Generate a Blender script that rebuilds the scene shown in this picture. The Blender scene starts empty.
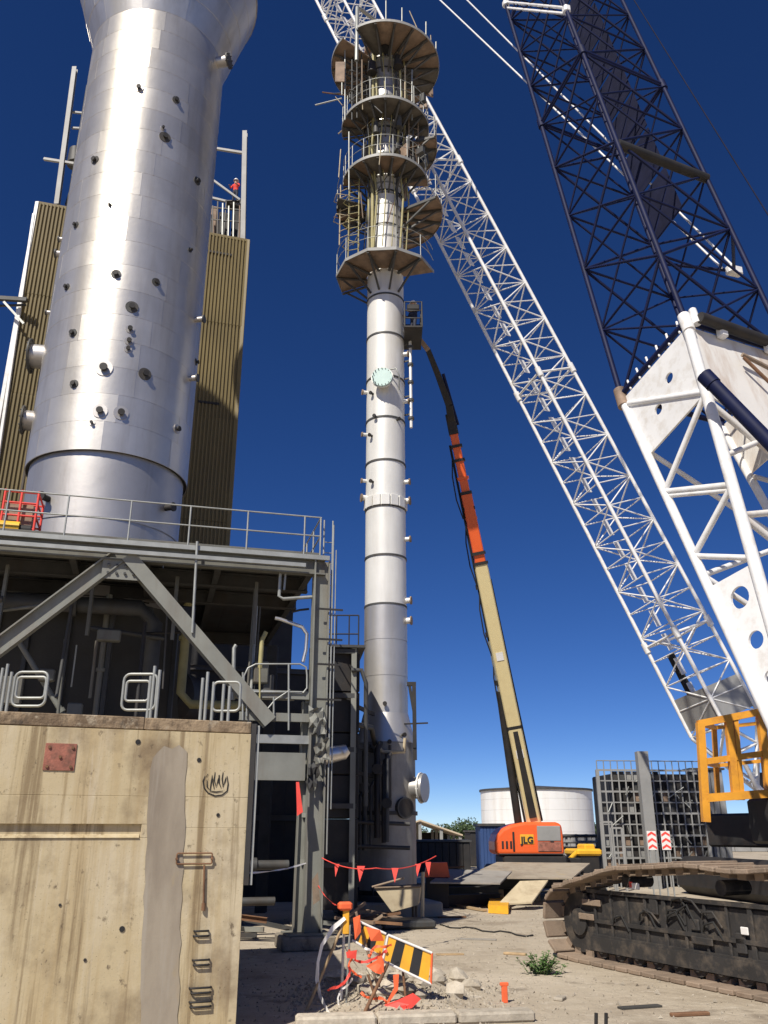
import bpy, math, random
from mathutils import Vector, Matrix
V = Vector
R = math.radians
rng = random.Random(11)
scene = bpy.context.scene
col = scene.collection

# ------------------------------------------------------------------ camera, sky, sun, exposure
CAM_H, PITCH, FOC = 2.5, R(20.6), 850.0
cam = bpy.data.cameras.new('camera')
cam_o = bpy.data.objects.new('camera', cam)
col.objects.link(cam_o)
cam.sensor_fit = 'VERTICAL'
cam.sensor_height = 36.0
cam.lens = FOC / 1024 * 36.0
cam.clip_start = 0.1
cam.clip_end = 6000
cam_o.location = (0, 0, CAM_H)
cam_o.rotation_euler = (R(90) + PITCH, 0, 0)
scene.camera = cam_o

SUN_EL, SUN_AZ = R(48), R(28)      # sun behind the camera, 28 degrees to its left
world = bpy.data.worlds.new('World')
scene.world = world
world.use_nodes = True
wn = world.node_tree
sky = wn.nodes.new('ShaderNodeTexSky')
sky.sky_type = 'NISHITA'
sky.sun_disc = False
sky.sun_elevation = SUN_EL
sky.sun_rotation = R(180) + SUN_AZ
sky.altitude = 3000
sky.air_density = 0.7
sky.dust_density = 0.0
sky.ozone_density = 4.0
hsv = wn.nodes.new('ShaderNodeHueSaturation')
hsv.inputs['Hue'].default_value = 0.512
hsv.inputs['Saturation'].default_value = 1.22
hsv.inputs['Value'].default_value = 1.0
wn.links.new(sky.outputs[0], hsv.inputs['Color'])
wn.links.new(hsv.outputs[0], wn.nodes['Background'].inputs[0])
wn.nodes['Background'].inputs[1].default_value = 0.092
sun = bpy.data.lights.new('sun', 'SUN')
sun.energy = 5.0
sun.angle = R(0.53)
sun.color = (1.0, 0.93, 0.82)
sun_o = bpy.data.objects.new('sun', sun)
col.objects.link(sun_o)
SUN_DIR = V((-math.sin(SUN_AZ) * math.cos(SUN_EL), -math.cos(SUN_AZ) * math.cos(SUN_EL), math.sin(SUN_EL)))
sun_o.rotation_euler = SUN_DIR.to_track_quat('Z', 'Y').to_euler()
vs = scene.view_settings
vs.view_transform = 'Standard'
vs.look = 'None'
vs.exposure = 0.1
vs.gamma = 1.0
vs.use_curve_mapping = False

# ------------------------------------------------------------------ survey helpers (where things stand)
CP = V((0, 0, CAM_H))
FW = V((0, math.cos(PITCH), math.sin(PITCH)))
UP = V((0, -math.sin(PITCH), math.cos(PITCH)))
def ray(x, y):
    return V(((x - 384) / FOC, 0, 0)) + UP * ((512 - y) / FOC) + FW
def at(x, y, Y):
    d = ray(x, y); return CP + d * (Y / d.y)
def lev(x, y, z=0.0):
    d = ray(x, y); return CP + d * ((z - CAM_H) / d.z)
def onplane(x, y, p, n):
    d = ray(x, y); return CP + d * ((p - CP).dot(n) / d.dot(n))
def oncyl(x, y, cx, cy, r):
    d = ray(x, y); ox, oy = -cx, -cy
    a = d.x**2 + d.y**2; b = 2 * (ox * d.x + oy * d.y); c = ox**2 + oy**2 - r * r
    q = b * b - 4 * a * c
    t = (-b - math.sqrt(max(q, 0))) / (2 * a)
    return CP + d * t
def proj(p):
    q = V(p) - CP
    k = q.dot(FW)
    return (384 + FOC * q.x / k, 512 - FOC * q.dot(UP) / k)

# ------------------------------------------------------------------ materials
MATS = {}
def mat(name, base, rough=0.6, metal=0.0, var=0.15, scale=1.5, dirt=None, dirt_amt=0.5, dirt_scale=2.0, streak=False,
        bump=0.0, bscale=20.0, rnd=0.0, spec=0.5, stretch=None, coat=0.0):
    m = bpy.data.materials.new(name); m.use_nodes = True
    nt = m.node_tree; N = nt.nodes; L = nt.links
    b = N['Principled BSDF']
    b.inputs['Roughness'].default_value = rough
    b.inputs['Metallic'].default_value = metal
    b.inputs['Specular IOR Level'].default_value = spec
    if coat: b.inputs['Coat Weight'].default_value = coat
    geo = N.new('ShaderNodeNewGeometry')
    def noise(sc, vec=(1, 1, 1), detail=5.0, rough_=0.6):
        mp = N.new('ShaderNodeMapping'); mp.inputs['Scale'].default_value = vec
        L.new(geo.outputs['Position'], mp.inputs['Vector'])
        n = N.new('ShaderNodeTexNoise'); n.inputs['Scale'].default_value = sc
        n.inputs['Detail'].default_value = detail; n.inputs['Roughness'].default_value = rough_
        L.new(mp.outputs[0], n.inputs['Vector']); return n.outputs['Fac']
    def mix(fac, a, c, mode='MIX'):
        mx = N.new('ShaderNodeMix'); mx.data_type = 'RGBA'; mx.blend_type = mode
        if isinstance(fac, float): mx.inputs[0].default_value = fac
        else: L.new(fac, mx.inputs[0])
        for k, v in ((6, a), (7, c)):
            if isinstance(v, tuple): mx.inputs[k].default_value = (*v[:3], 1)
            else: L.new(v, mx.inputs[k])
        return mx.outputs[2]
    def ramp(v, lo, hi):
        r = N.new('ShaderNodeMapRange'); r.inputs[1].default_value = lo; r.inputs[2].default_value = hi
        L.new(v, r.inputs[0]); return r.outputs[0]
    lo = tuple(max(0, c * (1 - var)) for c in base); hi = tuple(min(1, c * (1 + var)) for c in base)
    c = mix(ramp(noise(scale, stretch or (1, 1, 1)), .3, .7), lo, hi)
    if dirt:
        f = ramp(noise(dirt_scale, (1, 1, .12) if streak else (1, 1, 1), 6.0, .65), .48, .72)
        mm = N.new('ShaderNodeMath'); mm.operation = 'MULTIPLY'; mm.inputs[1].default_value = dirt_amt
        L.new(f, mm.inputs[0]); c = mix(mm.outputs[0], c, dirt)
    if rnd:
        oi = N.new('ShaderNodeObjectInfo')
        r = N.new('ShaderNodeMapRange'); r.inputs[3].default_value = 1 - rnd; r.inputs[4].default_value = 1 + rnd
        L.new(oi.outputs['Random'], r.inputs[0])
        hs = N.new('ShaderNodeHueSaturation'); L.new(r.outputs[0], hs.inputs['Value']); L.new(c, hs.inputs['Color'])
        c = hs.outputs[0]
        if metal > .4:
            r2 = N.new('ShaderNodeMapRange'); r2.inputs[3].default_value = rough - .02; r2.inputs[4].default_value = rough + .03
            L.new(oi.outputs['Random'], r2.inputs[0]); L.new(r2.outputs[0], b.inputs['Roughness'])
    L.new(c, b.inputs['Base Color'])
    if bump:
        bp = N.new('ShaderNodeBump'); bp.inputs['Strength'].default_value = bump; bp.inputs['Distance'].default_value = .02
        L.new(noise(bscale, (1, 1, 1), 6.0), bp.inputs['Height']); L.new(bp.outputs[0], b.inputs['Normal'])
    MATS[name] = m
    return m

mat('aluminium', (.68, .645, .58), .36, .74, .10, .7, (.40, .35, .28), .55, 1.1, True, .42, 1.1, .018)
mat('aluminium_dull', (.50, .48, .46), .48, .85, .12, .6, (.25, .21, .18), .55, 1.1, True, .12, 6)
mat('galvanised', (.36, .37, .35), .5, .45, .15, 3)
mat('grey_paint', (.22, .225, .20), .6, 0, .15, 1.2, (.16, .12, .085), .6, 1.6, True, .1, 30)
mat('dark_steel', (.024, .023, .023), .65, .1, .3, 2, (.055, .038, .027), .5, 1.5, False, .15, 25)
mat('mid_steel', (.070, .071, .070), .6, .2, .25, 2, (.075, .05, .032), .6, 1.5, True, .1, 25)  # base darkened to deepen the shade under the deck, used elsewhere too
mat('rust', (.20, .105, .055), .85, 0, .35, 3, (.07, .04, .025), .7, 2, False, .3, 40)
mat('rust_pale', (.27, .205, .15), .9, 0, .3, 3, (.13, .085, .055), .8, 3, False, .5, 40, .18)
mat('column_paint', (.76, .75, .71), .42, .15, .06, .8, (.40, .35, .28), .45, 1.0, True, .05, 10)
mat('column_metal', (.58, .56, .53), .42, .7, .1, .8, (.30, .26, .22), .5, 1.0, True, .08, 10)
mat('white_paint', (.82, .82, .81), .4, 0, .05, 1, (.50, .44, .35), .45, 3.6, False, .05, 20, .05)
mat('white_rusty', (.74, .72, .68), .5, 0, .06, 1, (.36, .21, .10), .75, 1.6, True, .05, 20)
mat('navy_paint', (.0035, .0075, .045), .6, 0, .25, 2, (.012, .014, .03), .4, 3, spec=.25)
mat('navy_mesh', (.010, .012, .034), .8, 0, .3, 2, spec=.2)
mat('cage_orange', (.80, .36, .035), .5, 0, .12, 2, (.40, .16, .04), .6, 3, False, .05, 20)
mat('lift_orange', (.86, .13, .025), .38, 0, .08, 2, (.50, .12, .05), .3, 2, False, 0, 10)
mat('lift_cream', (.74, .62, .33), .42, 0, .08, 2, (.45, .34, .17), .4, 2)
mat('black_rubber', (.018, .018, .018), .8, 0, .2, 4)
mat('glass_dark', (.05, .07, .09), .12, 0, .1, 2)
mat('olive_clad', (.19, .147, .062), .55, 0, .12, .5, (.19, .145, .07), .5, .8, True, 0, 10, .06)
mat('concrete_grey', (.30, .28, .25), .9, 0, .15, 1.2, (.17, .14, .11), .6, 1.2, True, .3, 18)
mat('concrete_dark', (.055, .053, .048), .9, 0, .2, 1, (.06, .055, .05), .6, 1, True, .3, 14)  # base lowered so concrete under the deck reads as deep shade
mat('rubble', (.46, .41, .33), .95, 0, .25, 4, (.24, .2, .15), .6, 6, False, .5, 25, .2)
mat('flag_red', (.82, .075, .055), .6, 0, .1, 3)
mat('flag_orange', (.88, .15, .05), .6, 0, .1, 3)
mat('tape_white', (.80, .78, .75), .6, 0, .05, 3)
mat('stripe_yellow', (.82, .42, .03), .5, 0, .08, 4, (.5, .26, .05), .4, 6)
mat('stripe_black', (.02, .02, .022), .6, 0, .2, 4)
mat('beige_bin', (.50, .42, .28), .7, 0, .12, 2, (.28, .2, .12), .6, 3)
mat('tank_white', (.80, .80, .78), .5, 0, .04, .3, (.52, .44, .34), .5, .5, True)
mat('roof_cream', (.58, .48, .35), .7, 0, .1, .4)
mat('leaf_dark', (.045, .075, .025), .7, 0, .4, 3, rnd=.2)
mat('leaf_weed', (.09, .17, .045), .6, 0, .3, 6, rnd=.2)
mat('bark', (.10, .075, .05), .9)
mat('graffiti_black', (.012, .012, .012), .7, 0, .2)
mat('red_oxide', (.34, .13, .09), .85, 0, .3, 5, (.12, .07, .05), .9, 7, False, .5, 25)
mat('teal_paint', (.50, .66, .62), .5, 0, .08, 3)
mat('yellow_paint', (.80, .45, .03), .5, 0, .1, 3)
mat('blue_box', (.03, .07, .20), .6, 0, .15, 1)
mat('skin', (.45, .27, .19), .6)
mat('shirt_red', (.75, .06, .04), .8)
mat('trouser_dark', (.03, .035, .06), .8)
mat('louvre_grey', (.30, .30, .29), .6, .1, .15, 1)
mat('brown_plate', (.27, .19, .135), .7, .1, .3, 2, (.08, .055, .04), .6, 2.5, False, .1, 20, .15)
mat('olive_pipe', (.36, .32, .15), .6, 0, .2, 2)
mat('silver_duct', (.72, .70, .68), .35, .85, .08, 2)
mat('skirt_silver', (.34, .325, .30), .6, .4, .2, 1.2, (.15, .13, .11), .7, 1.4, True, .25, 9)  # dull silver of the column skirt, darker than the column metal
mat('frame_grey', (.15, .15, .13), .6, 0, .2, 1.2, (.09, .065, .045), .7, 1.6, True, .1, 30)
mat('track_steel', (.030, .028, .027), .75, 0, .3, 2, (.17, .135, .10), .6, 3.5, False, .3, 25)
mat('deck_grey', (.15, .135, .115), .7, .1, .3, 2, (.07, .055, .042), .7, 2.5, False, .2, 20, .2)
mat('timber', (.42, .30, .17), .8, 0, .25, 4)


def layered(name, base, layers, rough=.9, bumps=((.4, 14, .02),), spec=.3):
    """weathered surface: colour layers (colour, amount, noise scale, xyz stretch, from, to) over a base, and bumps"""
    m = bpy.data.materials.new(name); m.use_nodes = True
    nt = m.node_tree; N = nt.nodes; L = nt.links; b = N['Principled BSDF']
    b.inputs['Roughness'].default_value = rough; b.inputs['Specular IOR Level'].default_value = spec
    geo = N.new('ShaderNodeNewGeometry'); prev = None
    def nz(sc, st, detail=6.0, off=0.0):
        mp = N.new('ShaderNodeMapping'); mp.inputs['Scale'].default_value = st; mp.inputs['Location'].default_value = (off, off * .7, off * .3)
        L.new(geo.outputs['Position'], mp.inputs['Vector'])
        n = N.new('ShaderNodeTexNoise'); n.inputs['Scale'].default_value = sc; n.inputs['Detail'].default_value = detail; n.inputs['Roughness'].default_value = .62
        L.new(mp.outputs[0], n.inputs['Vector']); return n.outputs['Fac']
    c = None
    for i, (colr, amt, sc, st, lo, hi) in enumerate(layers):
        r = N.new('ShaderNodeMapRange'); r.inputs[1].default_value = lo; r.inputs[2].default_value = hi; r.inputs[4].default_value = amt
        L.new(nz(sc, st, 6.0, i * 13.7), r.inputs[0])
        mx = N.new('ShaderNodeMix'); mx.data_type = 'RGBA'; L.new(r.outputs[0], mx.inputs[0])
        if c is None: mx.inputs[6].default_value = (*base, 1)
        else: L.new(c, mx.inputs[6])
        mx.inputs[7].default_value = (*colr, 1); c = mx.outputs[2]
    L.new(c, b.inputs['Base Color'])
    for st_, sc, dist in bumps:
        bp = N.new('ShaderNodeBump'); bp.inputs['Strength'].default_value = st_; bp.inputs['Distance'].default_value = dist
        L.new(nz(sc, (1, 1, 1)), bp.inputs['Height'])
        if prev is not None: L.new(prev, bp.inputs['Normal'])
        prev = bp.outputs[0]
    L.new(prev, b.inputs['Normal'])
    MATS[name] = m
layered('concrete_block', (.53, .44, .275), [((.60, .52, .37), .8, 1.2, (1, 1, .5), .47, .64), ((.45, .345, .19), .75, 2.4, (1.4, 1.4, .06), .47, .62),
        ((.20, .14, .075), .75, 5.0, (1.4, 1.4, .045), .53, .64), ((.60, .53, .40), .5, 6.0, (1.5, 1.5, .08), .58, .70), ((.20, .145, .09), .8, .85, (1, 1, .9), .53, .69), ((.12, .09, .06), .85, 9.0, (1, 1, .7), .63, .72), ((.09, .07, .05), .7, 45.0, (1, 1, 1), .64, .69)],
        .9, ((.25, 5, .03), (.35, 45, .006)))
layered('concrete_cap', (.34, .255, .165), [((.16, .115, .075), .9, 3.0, (1, 1, 1), .42, .6), ((.50, .43, .32), .8, 5.0, (1, 1, 1), .56, .68), ((.06, .05, .04), .8, 9.0, (1, 1, .5), .55, .7)], .95, ((.8, 6, .05), (.6, 40, .01)))
layered('concrete_dirty', (.27, .24, .195), [((.14, .12, .095), .9, 2.5, (1, 1, .6), .44, .60), ((.38, .33, .26), .8, 4, (1, 1, 1), .56, .68), ((.06, .05, .045), .8, 8, (1, 1, .4), .58, .70)], .95, ((.6, 6, .04), (.5, 40, .01)))
layered('mortar_grey', (.36, .31, .24), [((.24, .20, .155), .8, 1.2, (1, 1, .3), .45, .62), ((.40, .36, .30), .6, 4, (1.5, 1.5, .1), .55, .7), ((.40, .31, .18), .7, 2.2, (1, 1, .4), .58, .7)], .85, ((.2, 12, .01), (.2, 50, .004)))
layered('ground_dirt', (.42, .36, .275), [((.52, .455, .36), .9, .16, (1, 1, 1), .46, .58), ((.29, .24, .18), .8, .42, (1, 1, 1), .51, .64), ((.46, .40, .31), .8, 1.3, (1, 1, 1), .46, .60),
        ((.19, .155, .12), .75, .8, (1, 1, 1), .60, .69), ((.56, .50, .41), .6, 5.0, (1, 1, 1), .58, .68), ((.25, .21, .165), .6, 22.0, (1, 1, 1), .58, .68)], .95, ((.6, 1.5, .12), (.6, 9, .03), (.5, 50, .008)), .15)

# ------------------------------------------------------------------ object helpers
WM = {}
def put(o, parent=None, mw=None):
    col.objects.link(o)
    mw = mw or Matrix()
    if parent is not None:
        o.parent = parent
        o.matrix_parent_inverse = WM[parent.name].inverted()
    o.matrix_basis = mw
    WM[o.name] = mw
    return o
def tag(o, label, cat, group=None):
    o['label'] = label; o['category'] = cat
    if group: o['group'] = group
    return o
def thing(name, label, cat, loc=(0, 0, 0), group=None):
    o = bpy.data.objects.new(name, None); o.empty_display_size = .3
    put(o, None, Matrix.Translation(V(loc)))
    return tag(o, label, cat, group)

class MB:
    """collects faces, builds ONE mesh object"""
    def __init__(s): s.v = []; s.f = []; s.sm = []; s.mi = []; s.cur = 0
    def add(s, vs_, fs, smooth=False):
        k = len(s.v); s.v += [tuple(p) for p in vs_]
        for f in fs: s.f.append([i + k for i in f]); s.sm.append(smooth); s.mi.append(s.cur)
        return s
    def hexa(s, p):      # 8 points: bottom 4 ccw, top 4
        return s.add(p, [(3, 2, 1, 0), (4, 5, 6, 7), (0, 1, 5, 4), (1, 2, 6, 5), (2, 3, 7, 6), (3, 0, 4, 7)])
    def box(s, c, size, rz=0.0, bev=0.0):
        c = V(c); hx, hy, hz = size[0] / 2, size[1] / 2, size[2] / 2
        M = Matrix.Rotation(rz, 3, 'Z')
        if bev <= 0:
            return s.hexa([c + M @ V((x * hx, y * hy, z * hz)) for z in (-1, 1) for x, y in ((-1, -1), (1, -1), (1, 1), (-1, 1))])
        b = min(bev, hx * .8, hy * .8, hz * .8)
        lay = []
        for z, i in ((-hz, b), (-hz + b, 0), (hz - b, 0), (hz, b)):
            ring = []
            for x, y in ((-1, -1), (1, -1), (1, 1), (-1, 1)):
                X, Yy = hx - i, hy - i
                q = b if i == 0 else b * .6
                ring += [(x * X, y * (Yy - q)), (x * (X - q), y * Yy)] if x * y > 0 else [(x * (X - q), y * Yy), (x * X, y * (Yy - q))]
            lay.append([c + M @ V((a, d, z)) for a, d in ring])
        vs_ = [p for l in lay for p in l]
        fs = [tuple(range(7, -1, -1)), tuple(range(24, 32))]
        for l in range(3):
            for k in range(8): fs.append((l * 8 + k, l * 8 + (k + 1) % 8, l * 8 + 8 + (k + 1) % 8, l * 8 + 8 + k))
        return s.add(vs_, fs)
    def obox(s, o, ex, ey, ez):   # oriented box from corner o and three edge vectors
        o, ex, ey, ez = V(o), V(ex), V(ey), V(ez)
        return s.hexa([o, o + ex, o + ex + ey, o + ey, o + ez, o + ex + ez, o + ex + ey + ez, o + ey + ez])
    def cyl(s, a, b, r0, r1=None, n=12, caps=True, smooth=True):
        a, b = V(a), V(b); r1 = r0 if r1 is None else r1
        d = (b - a).normalized(); x = d.orthogonal().normalized(); y = d.cross(x)
        ra = [a + (x * math.cos(t) + y * math.sin(t)) * r0 for t in [2 * math.pi * k / n for k in range(n)]]
        rb = [b + (x * math.cos(t) + y * math.sin(t)) * r1 for t in [2 * math.pi * k / n for k in range(n)]]
        s.add(ra + rb, [(k, (k + 1) % n, n + (k + 1) % n, n + k) for k in range(n)], smooth)
        if caps: s.add(ra + rb, [tuple(range(n - 1, -1, -1)), tuple(range(n, 2 * n))])
        return s
    def lathe(s, c, prof, n=32, a0=0.0, a1=2 * math.pi, smooth=True):   # prof: (r, z) list, round a vertical axis through c
        c = V(c); full = abs(a1 - a0 - 2 * math.pi) < 1e-6; m = n if full else n + 1
        for i in range(len(prof) - 1):
            vs_ = [c + V((r * math.cos(a0 + (a1 - a0) * k / n), r * math.sin(a0 + (a1 - a0) * k / n), z)) for r, z in prof[i:i + 2] for k in range(m)]
            s.add(vs_, [(k, (k + 1) % m, m + (k + 1) % m, m + k) for k in range(n)], smooth)
        return s
    def tube(s, pts, r, n=8, closed=False):
        pts = [V(p) for p in pts]; N = len(pts); rings = []; ref = None
        for i, p in enumerate(pts):
            a = pts[i - 1] if (i or closed) else p; b = pts[(i + 1) % N] if (i < N - 1 or closed) else p
            d = (b - a).normalized()
            if ref is None: ref = d.orthogonal().normalized()
            x = (ref - d * ref.dot(d)).normalized(); ref = x; y = d.cross(x)
            rings.append([p + (x * math.cos(2 * math.pi * k / n) + y * math.sin(2 * math.pi * k / n)) * r for k in range(n)])
        vs_ = [q for g in rings for q in g]; fs = []
        for i in range(N if closed else N - 1):
            j = (i + 1) % N
            fs += [(i * n + k, i * n + (k + 1) % n, j * n + (k + 1) % n, j * n + k) for k in range(n)]
        s.add(vs_, fs, True)
        if not closed: s.add(vs_, [tuple(range(n - 1, -1, -1)), tuple((N - 1) * n + k for k in range(n))])
        return s
    def prism(s, poly, vec):
        poly = [V(p) for p in poly]; vec = V(vec); n = len(poly)
        return s.add(poly + [p + vec for p in poly], [tuple(range(n - 1, -1, -1)), tuple(range(n, 2 * n))] + [(k, (k + 1) % n, n + (k + 1) % n, n + k) for k in range(n)])
    def mesh(s, name, mats):
        me = bpy.data.meshes.new(name); me.from_pydata(s.v, [], s.f)
        for m in ([mats] if isinstance(mats, str) else mats): me.materials.append(MATS[m])
        me.polygons.foreach_set('use_smooth', s.sm); me.polygons.foreach_set('material_index', s.mi)
        me.update(); return me
    def build(s, name, mats, parent=None, mw=None):
        return put(bpy.data.objects.new(name, s.mesh(name, mats)), parent, mw)

import bmesh
def fix(o):
    bm = bmesh.new(); bm.from_mesh(o.data); bmesh.ops.remove_doubles(bm, verts=bm.verts, dist=1e-5)
    bmesh.ops.recalc_face_normals(bm, faces=bm.faces); bm.to_mesh(o.data); bm.free(); return o

CACHE = {}
def unit(kind, m):
    k = (kind, m)
    if k not in CACHE:
        b = MB()
        if kind.startswith('cyl'): b.cyl((0, 0, 0), (0, 0, 1), 1, n=int(kind[3:]))
        elif kind == 'box': b.box((0, 0, .5), (1, 1, 1))
        elif kind == 'I':
            t, w = .09, .14
            for y in (-.5 + t / 2, .5 - t / 2): b.box((0, y, .5), (1, t, 1))
            b.box((0, 0, .5), (w, 1 - 2 * t, 1))
        elif kind == 'U':   # channel open to +x
            b.box((-.44, 0, .5), (.12, 1, 1)); b.box((.06, .44, .5), (.88, .12, 1)); b.box((.06, -.44, .5), (.88, .12, 1))
        elif kind == 'L':
            b.box((-.44, 0, .5), (.12, 1, 1)); b.box((.06, -.44, .5), (.88, .12, 1))
        CACHE[k] = b.mesh(kind + '_' + m, m)
    return CACHE[k]
def frame(a, b, up=(0, 0, 1)):
    a, b = V(a), V(b); d = b - a; z = d.normalized(); up = V(up)
    if abs(z.dot(up.normalized())) > .98: up = V((0, 1, 0)) if abs(z.y) < .9 else V((1, 0, 0))
    x = up.cross(z).normalized(); y = z.cross(x)
    return a, d.length, x, y, z
def bar(name, a, b, r, m, parent=None, n=8):
    a, l, x, y, z = frame(a, b)
    M = Matrix(((x.x * r, y.x * r, z.x * l, a.x), (x.y * r, y.y * r, z.y * l, a.y), (x.z * r, y.z * r, z.z * l, a.z), (0, 0, 0, 1)))
    return put(bpy.data.objects.new(name, unit('cyl%d' % n, m)), parent, M)
def beam(name, a, b, w, h, m, parent=None, kind='box', up=(0, 0, 1)):
    a, l, x, y, z = frame(a, b, up)       # w along x (sideways), h along y (up)
    M = Matrix(((x.x * w, y.x * h, z.x * l, a.x), (x.y * w, y.y * h, z.y * l, a.y), (x.z * w, y.z * h, z.z * l, a.z), (0, 0, 0, 1)))
    return put(bpy.data.objects.new(name, unit(kind, m)), parent, M)
def ball_chunk(name, c, size, m, parent=None, seed=0, n=7):
    r = random.Random(seed); b = MB(); pts = []
    for i in range(1, 4):
        ph = math.pi * i / 4
        for k in range(n):
            t = 2 * math.pi * (k + .5 * (i % 2)) / n; q = r.uniform(.7, 1.15)
            pts.append(V(c) + V((math.sin(ph) * math.cos(t) * size[0] * q, math.sin(ph) * math.sin(t) * size[1] * q, math.cos(ph) * size[2] * q)))
    top = len(pts); pts += [V(c) + V((0, 0, size[2])), V(c) - V((0, 0, size[2] * .8))]
    fs = [(top, k, (k + 1) % n) for k in range(n)] + [(top + 1, 2 * n + (k + 1) % n, 2 * n + k) for k in range(n)]
    for i in range(2):
        for k in range(n): fs.append((i * n + k, i * n + n + k, i * n + n + (k + 1) % n, i * n + (k + 1) % n))
    b.add(pts, fs)
    return b.build(name, m, parent)
def rrect(o, ex, ez, w, h, r, seg=4):      # rounded rectangle path in the plane (ex, ez)
    pts = []
    for cx, cz, a0 in ((w - r, h - r, 0), (r, h - r, 90), (r, r, 180), (w - r, r, 270)):
        for k in range(seg + 1):
            a = R(a0 + 90 * k / seg); pts.append(V(o) + V(ex) * (cx + r * math.cos(a)) + V(ez) * (cz + r * math.sin(a)))
    return pts
Z = V((0, 0, 1))

# ================================================================== SETTING
g = MB()
S = 3000.0
g.add([(-S, -S, 0), (S, -S, 0), (S, S, 0), (-S, S, 0)], [(0, 1, 2, 3)])
ground = g.build('ground', 'ground_dirt'); ground['kind'] = 'structure'

# ================================================================== CONCRETE BLOCK (left foreground)
WC = at(252, 722, 12.5)                       # top right corner of its face
WE = V((math.cos(R(20)), math.sin(R(20)), 0)) # along the face to the right
WN = V((math.sin(R(20)), -math.cos(R(20)), 0))# out of the face
WT = WC.z
def wp(s, z, n=0.0): return V((WC.x, WC.y, 0)) + WE * s + WN * n + Z * z
def wpx(x, y):
    p = onplane(x, y, WC, WN); q = p - V((WC.x, WC.y, 0)); return q.dot(WE), p.z
blk = thing('concrete_block', 'massive stained yellowish concrete block with graffiti and step irons at left', 'concrete block', (WC.x, WC.y, 0))
def wbox(name, s0, s1, z0, z1, n0, n1, m, bev=.012, parent=None):
    b = MB(); c = wp((s0 + s1) / 2, (z0 + z1) / 2, (n0 + n1) / 2)
    b.box(c, (s1 - s0, abs(n1 - n0), z1 - z0), R(20), bev)
    return b.build(name, m, parent or blk)
SD = V((-.162, 1, 0)).normalized()      # the free end runs back from the corner
b = MB(); p0, p1 = wp(-7.5, 0, -.06), wp(-.02, 0, -.06); b.prism([p0, p1, p1 + SD * 6.6, p0 + SD * 6.6][::-1], Z * (WT - .03)); fix(b.build('core', 'concrete_block', blk))
zj1 = wpx(200, 797)[1]; zj2 = wpx(200, 828)[1]; zj3 = wpx(200, 874)[1]
zcap = WT - .17
zl0 = wpx(70, 838)[1]; zl1 = wpx(70, 824)[1]
sl = wpx(146, 780)[0]; sm = wpx(188, 780)[0]
rr = random.Random(5)
# capping in uneven lengths
x = -7.5
while x < 0:
    x1 = min(0.0, x + rr.uniform(2.3, 3.2));
    if x1 > -1.2: x1 = 0.0
    wbox('capping_stone', x + .001, x1 - .001, zcap + .006, WT + rr.uniform(-.012, .012), -.05, .004 + rr.uniform(-.003, .003), 'concrete_cap', .012)
    x = x1
sB = wpx(166, 780)[0]
wbox('concrete_panel', sl, sB, zl0 + .001, zl1 - .001, -.055, 0, 'concrete_block', .004)
for s0, s1 in ((-7.5, sB), (sB, 0)):
    rows = [(zj1, zcap)]
    if s1 <= sB + 1e-6: rows += [(zl1, zj1), (0, zl0)]
    else: rows += [(zj2, zj1), (0, zj2)]
    for z0, z1 in rows:
        wbox('concrete_panel', s0 + .0005, s1 - .0005, z0 + .001, z1 - .001, -.055, rr.uniform(-.002, .002), 'concrete_block', .004)
# sloping sill in the long recess
b = MB()
b.prism([wp(-7.4, zl0 + .002, -.056), wp(-7.4, zl0 + .002, .018), wp(-7.4, zl0 + .05, -.056)], WE * (7.4 + sl - .02))
fix(b.build('recess_sill', 'concrete_block', blk))
b = MB()  # nib over the recess
# grey mortar band
bl = [(150, 770), (153, 758), (158, 752), (164, 746), (172, 749), (179, 745), (187, 752)]
for k in range(1, 22): bl.append((187 - 11 * k / 21 + rr.uniform(-1.3, 1.3), 752 + 308 * k / 21))
for k in range(0, 21): bl.append((138 + 11 * k / 21 + rr.uniform(-1.3, 1.3), 1060 - 285 * k / 21))
bl = [wpx(*p) for p in bl]
b = MB(); b.prism([wp(s, z, .0065) for s, z in bl][::-1], WN * .004)
fix(b.build('mortar_band', 'mortar_grey', blk))
# embedded rusty plate with bolts
s0, z1 = wpx(46, 743); s1, z0 = wpx(74, 771)
pl = wbox('embedded_plate', s0, s1, z0, z1, .004, .016, 'red_oxide', .004)
for s, z in ((s0 + .05, z0 + .05), (s1 - .05, z0 + .05), (s0 + .05, z1 - .05), (s1 - .05, z1 - .05), ((s0 + s1) / 2, (z0 + z1) / 2)):
    bar('bolt', wp(s, z, .015), wp(s, z, .035), .02, 'rust', pl, 6)
# step irons, each with a second dark bar built as its shadow
for y, w in ((931, 11), (936, 12), (960, 13), (965, 12), (988, 17), (993, 15), (1002, 17), (1007, 16)):
    sa, za = wpx(203 - w * .8, y); sb, _ = wpx(203 + w * .45, y)
    b = MB(); b.tube([wp(sa, za, -.02), wp(sa, za, .03), wp(sa + .015, za, .045), wp(sb - .015, za, .045), wp(sb, za, .03), wp(sb, za, -.02)], .013, 6)
    b.build('iron_and_shadow_bar', 'dark_steel', blk)
# bracket frame with hanging rod
sa, za = wpx(176, 864); sb, zb = wpx(212, 853)
b = MB(); b.tube(rrect(wp(sa, za, .03), WE, Z, sb - sa, zb - za, .02), .011, 6, True); b.build('bracket', 'rust', blk)
for s in (sa, sb): bar('bracket_lug', wp(s, (za + zb) / 2, -.01), wp(s, (za + zb) / 2, .05), .018, 'rust', blk, 6)
sa, za = wpx(204, 865); sb, zb = wpx(203, 908)
bar('hanging_rod', wp(sa, za, .03), wp(sb, zb, .03), .014, 'rust', blk, 6)
bar('rod_weight', wp(sb, zb + .06, .03), wp(sb, zb - .03, .03), .026, 'rust', blk, 8)
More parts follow.
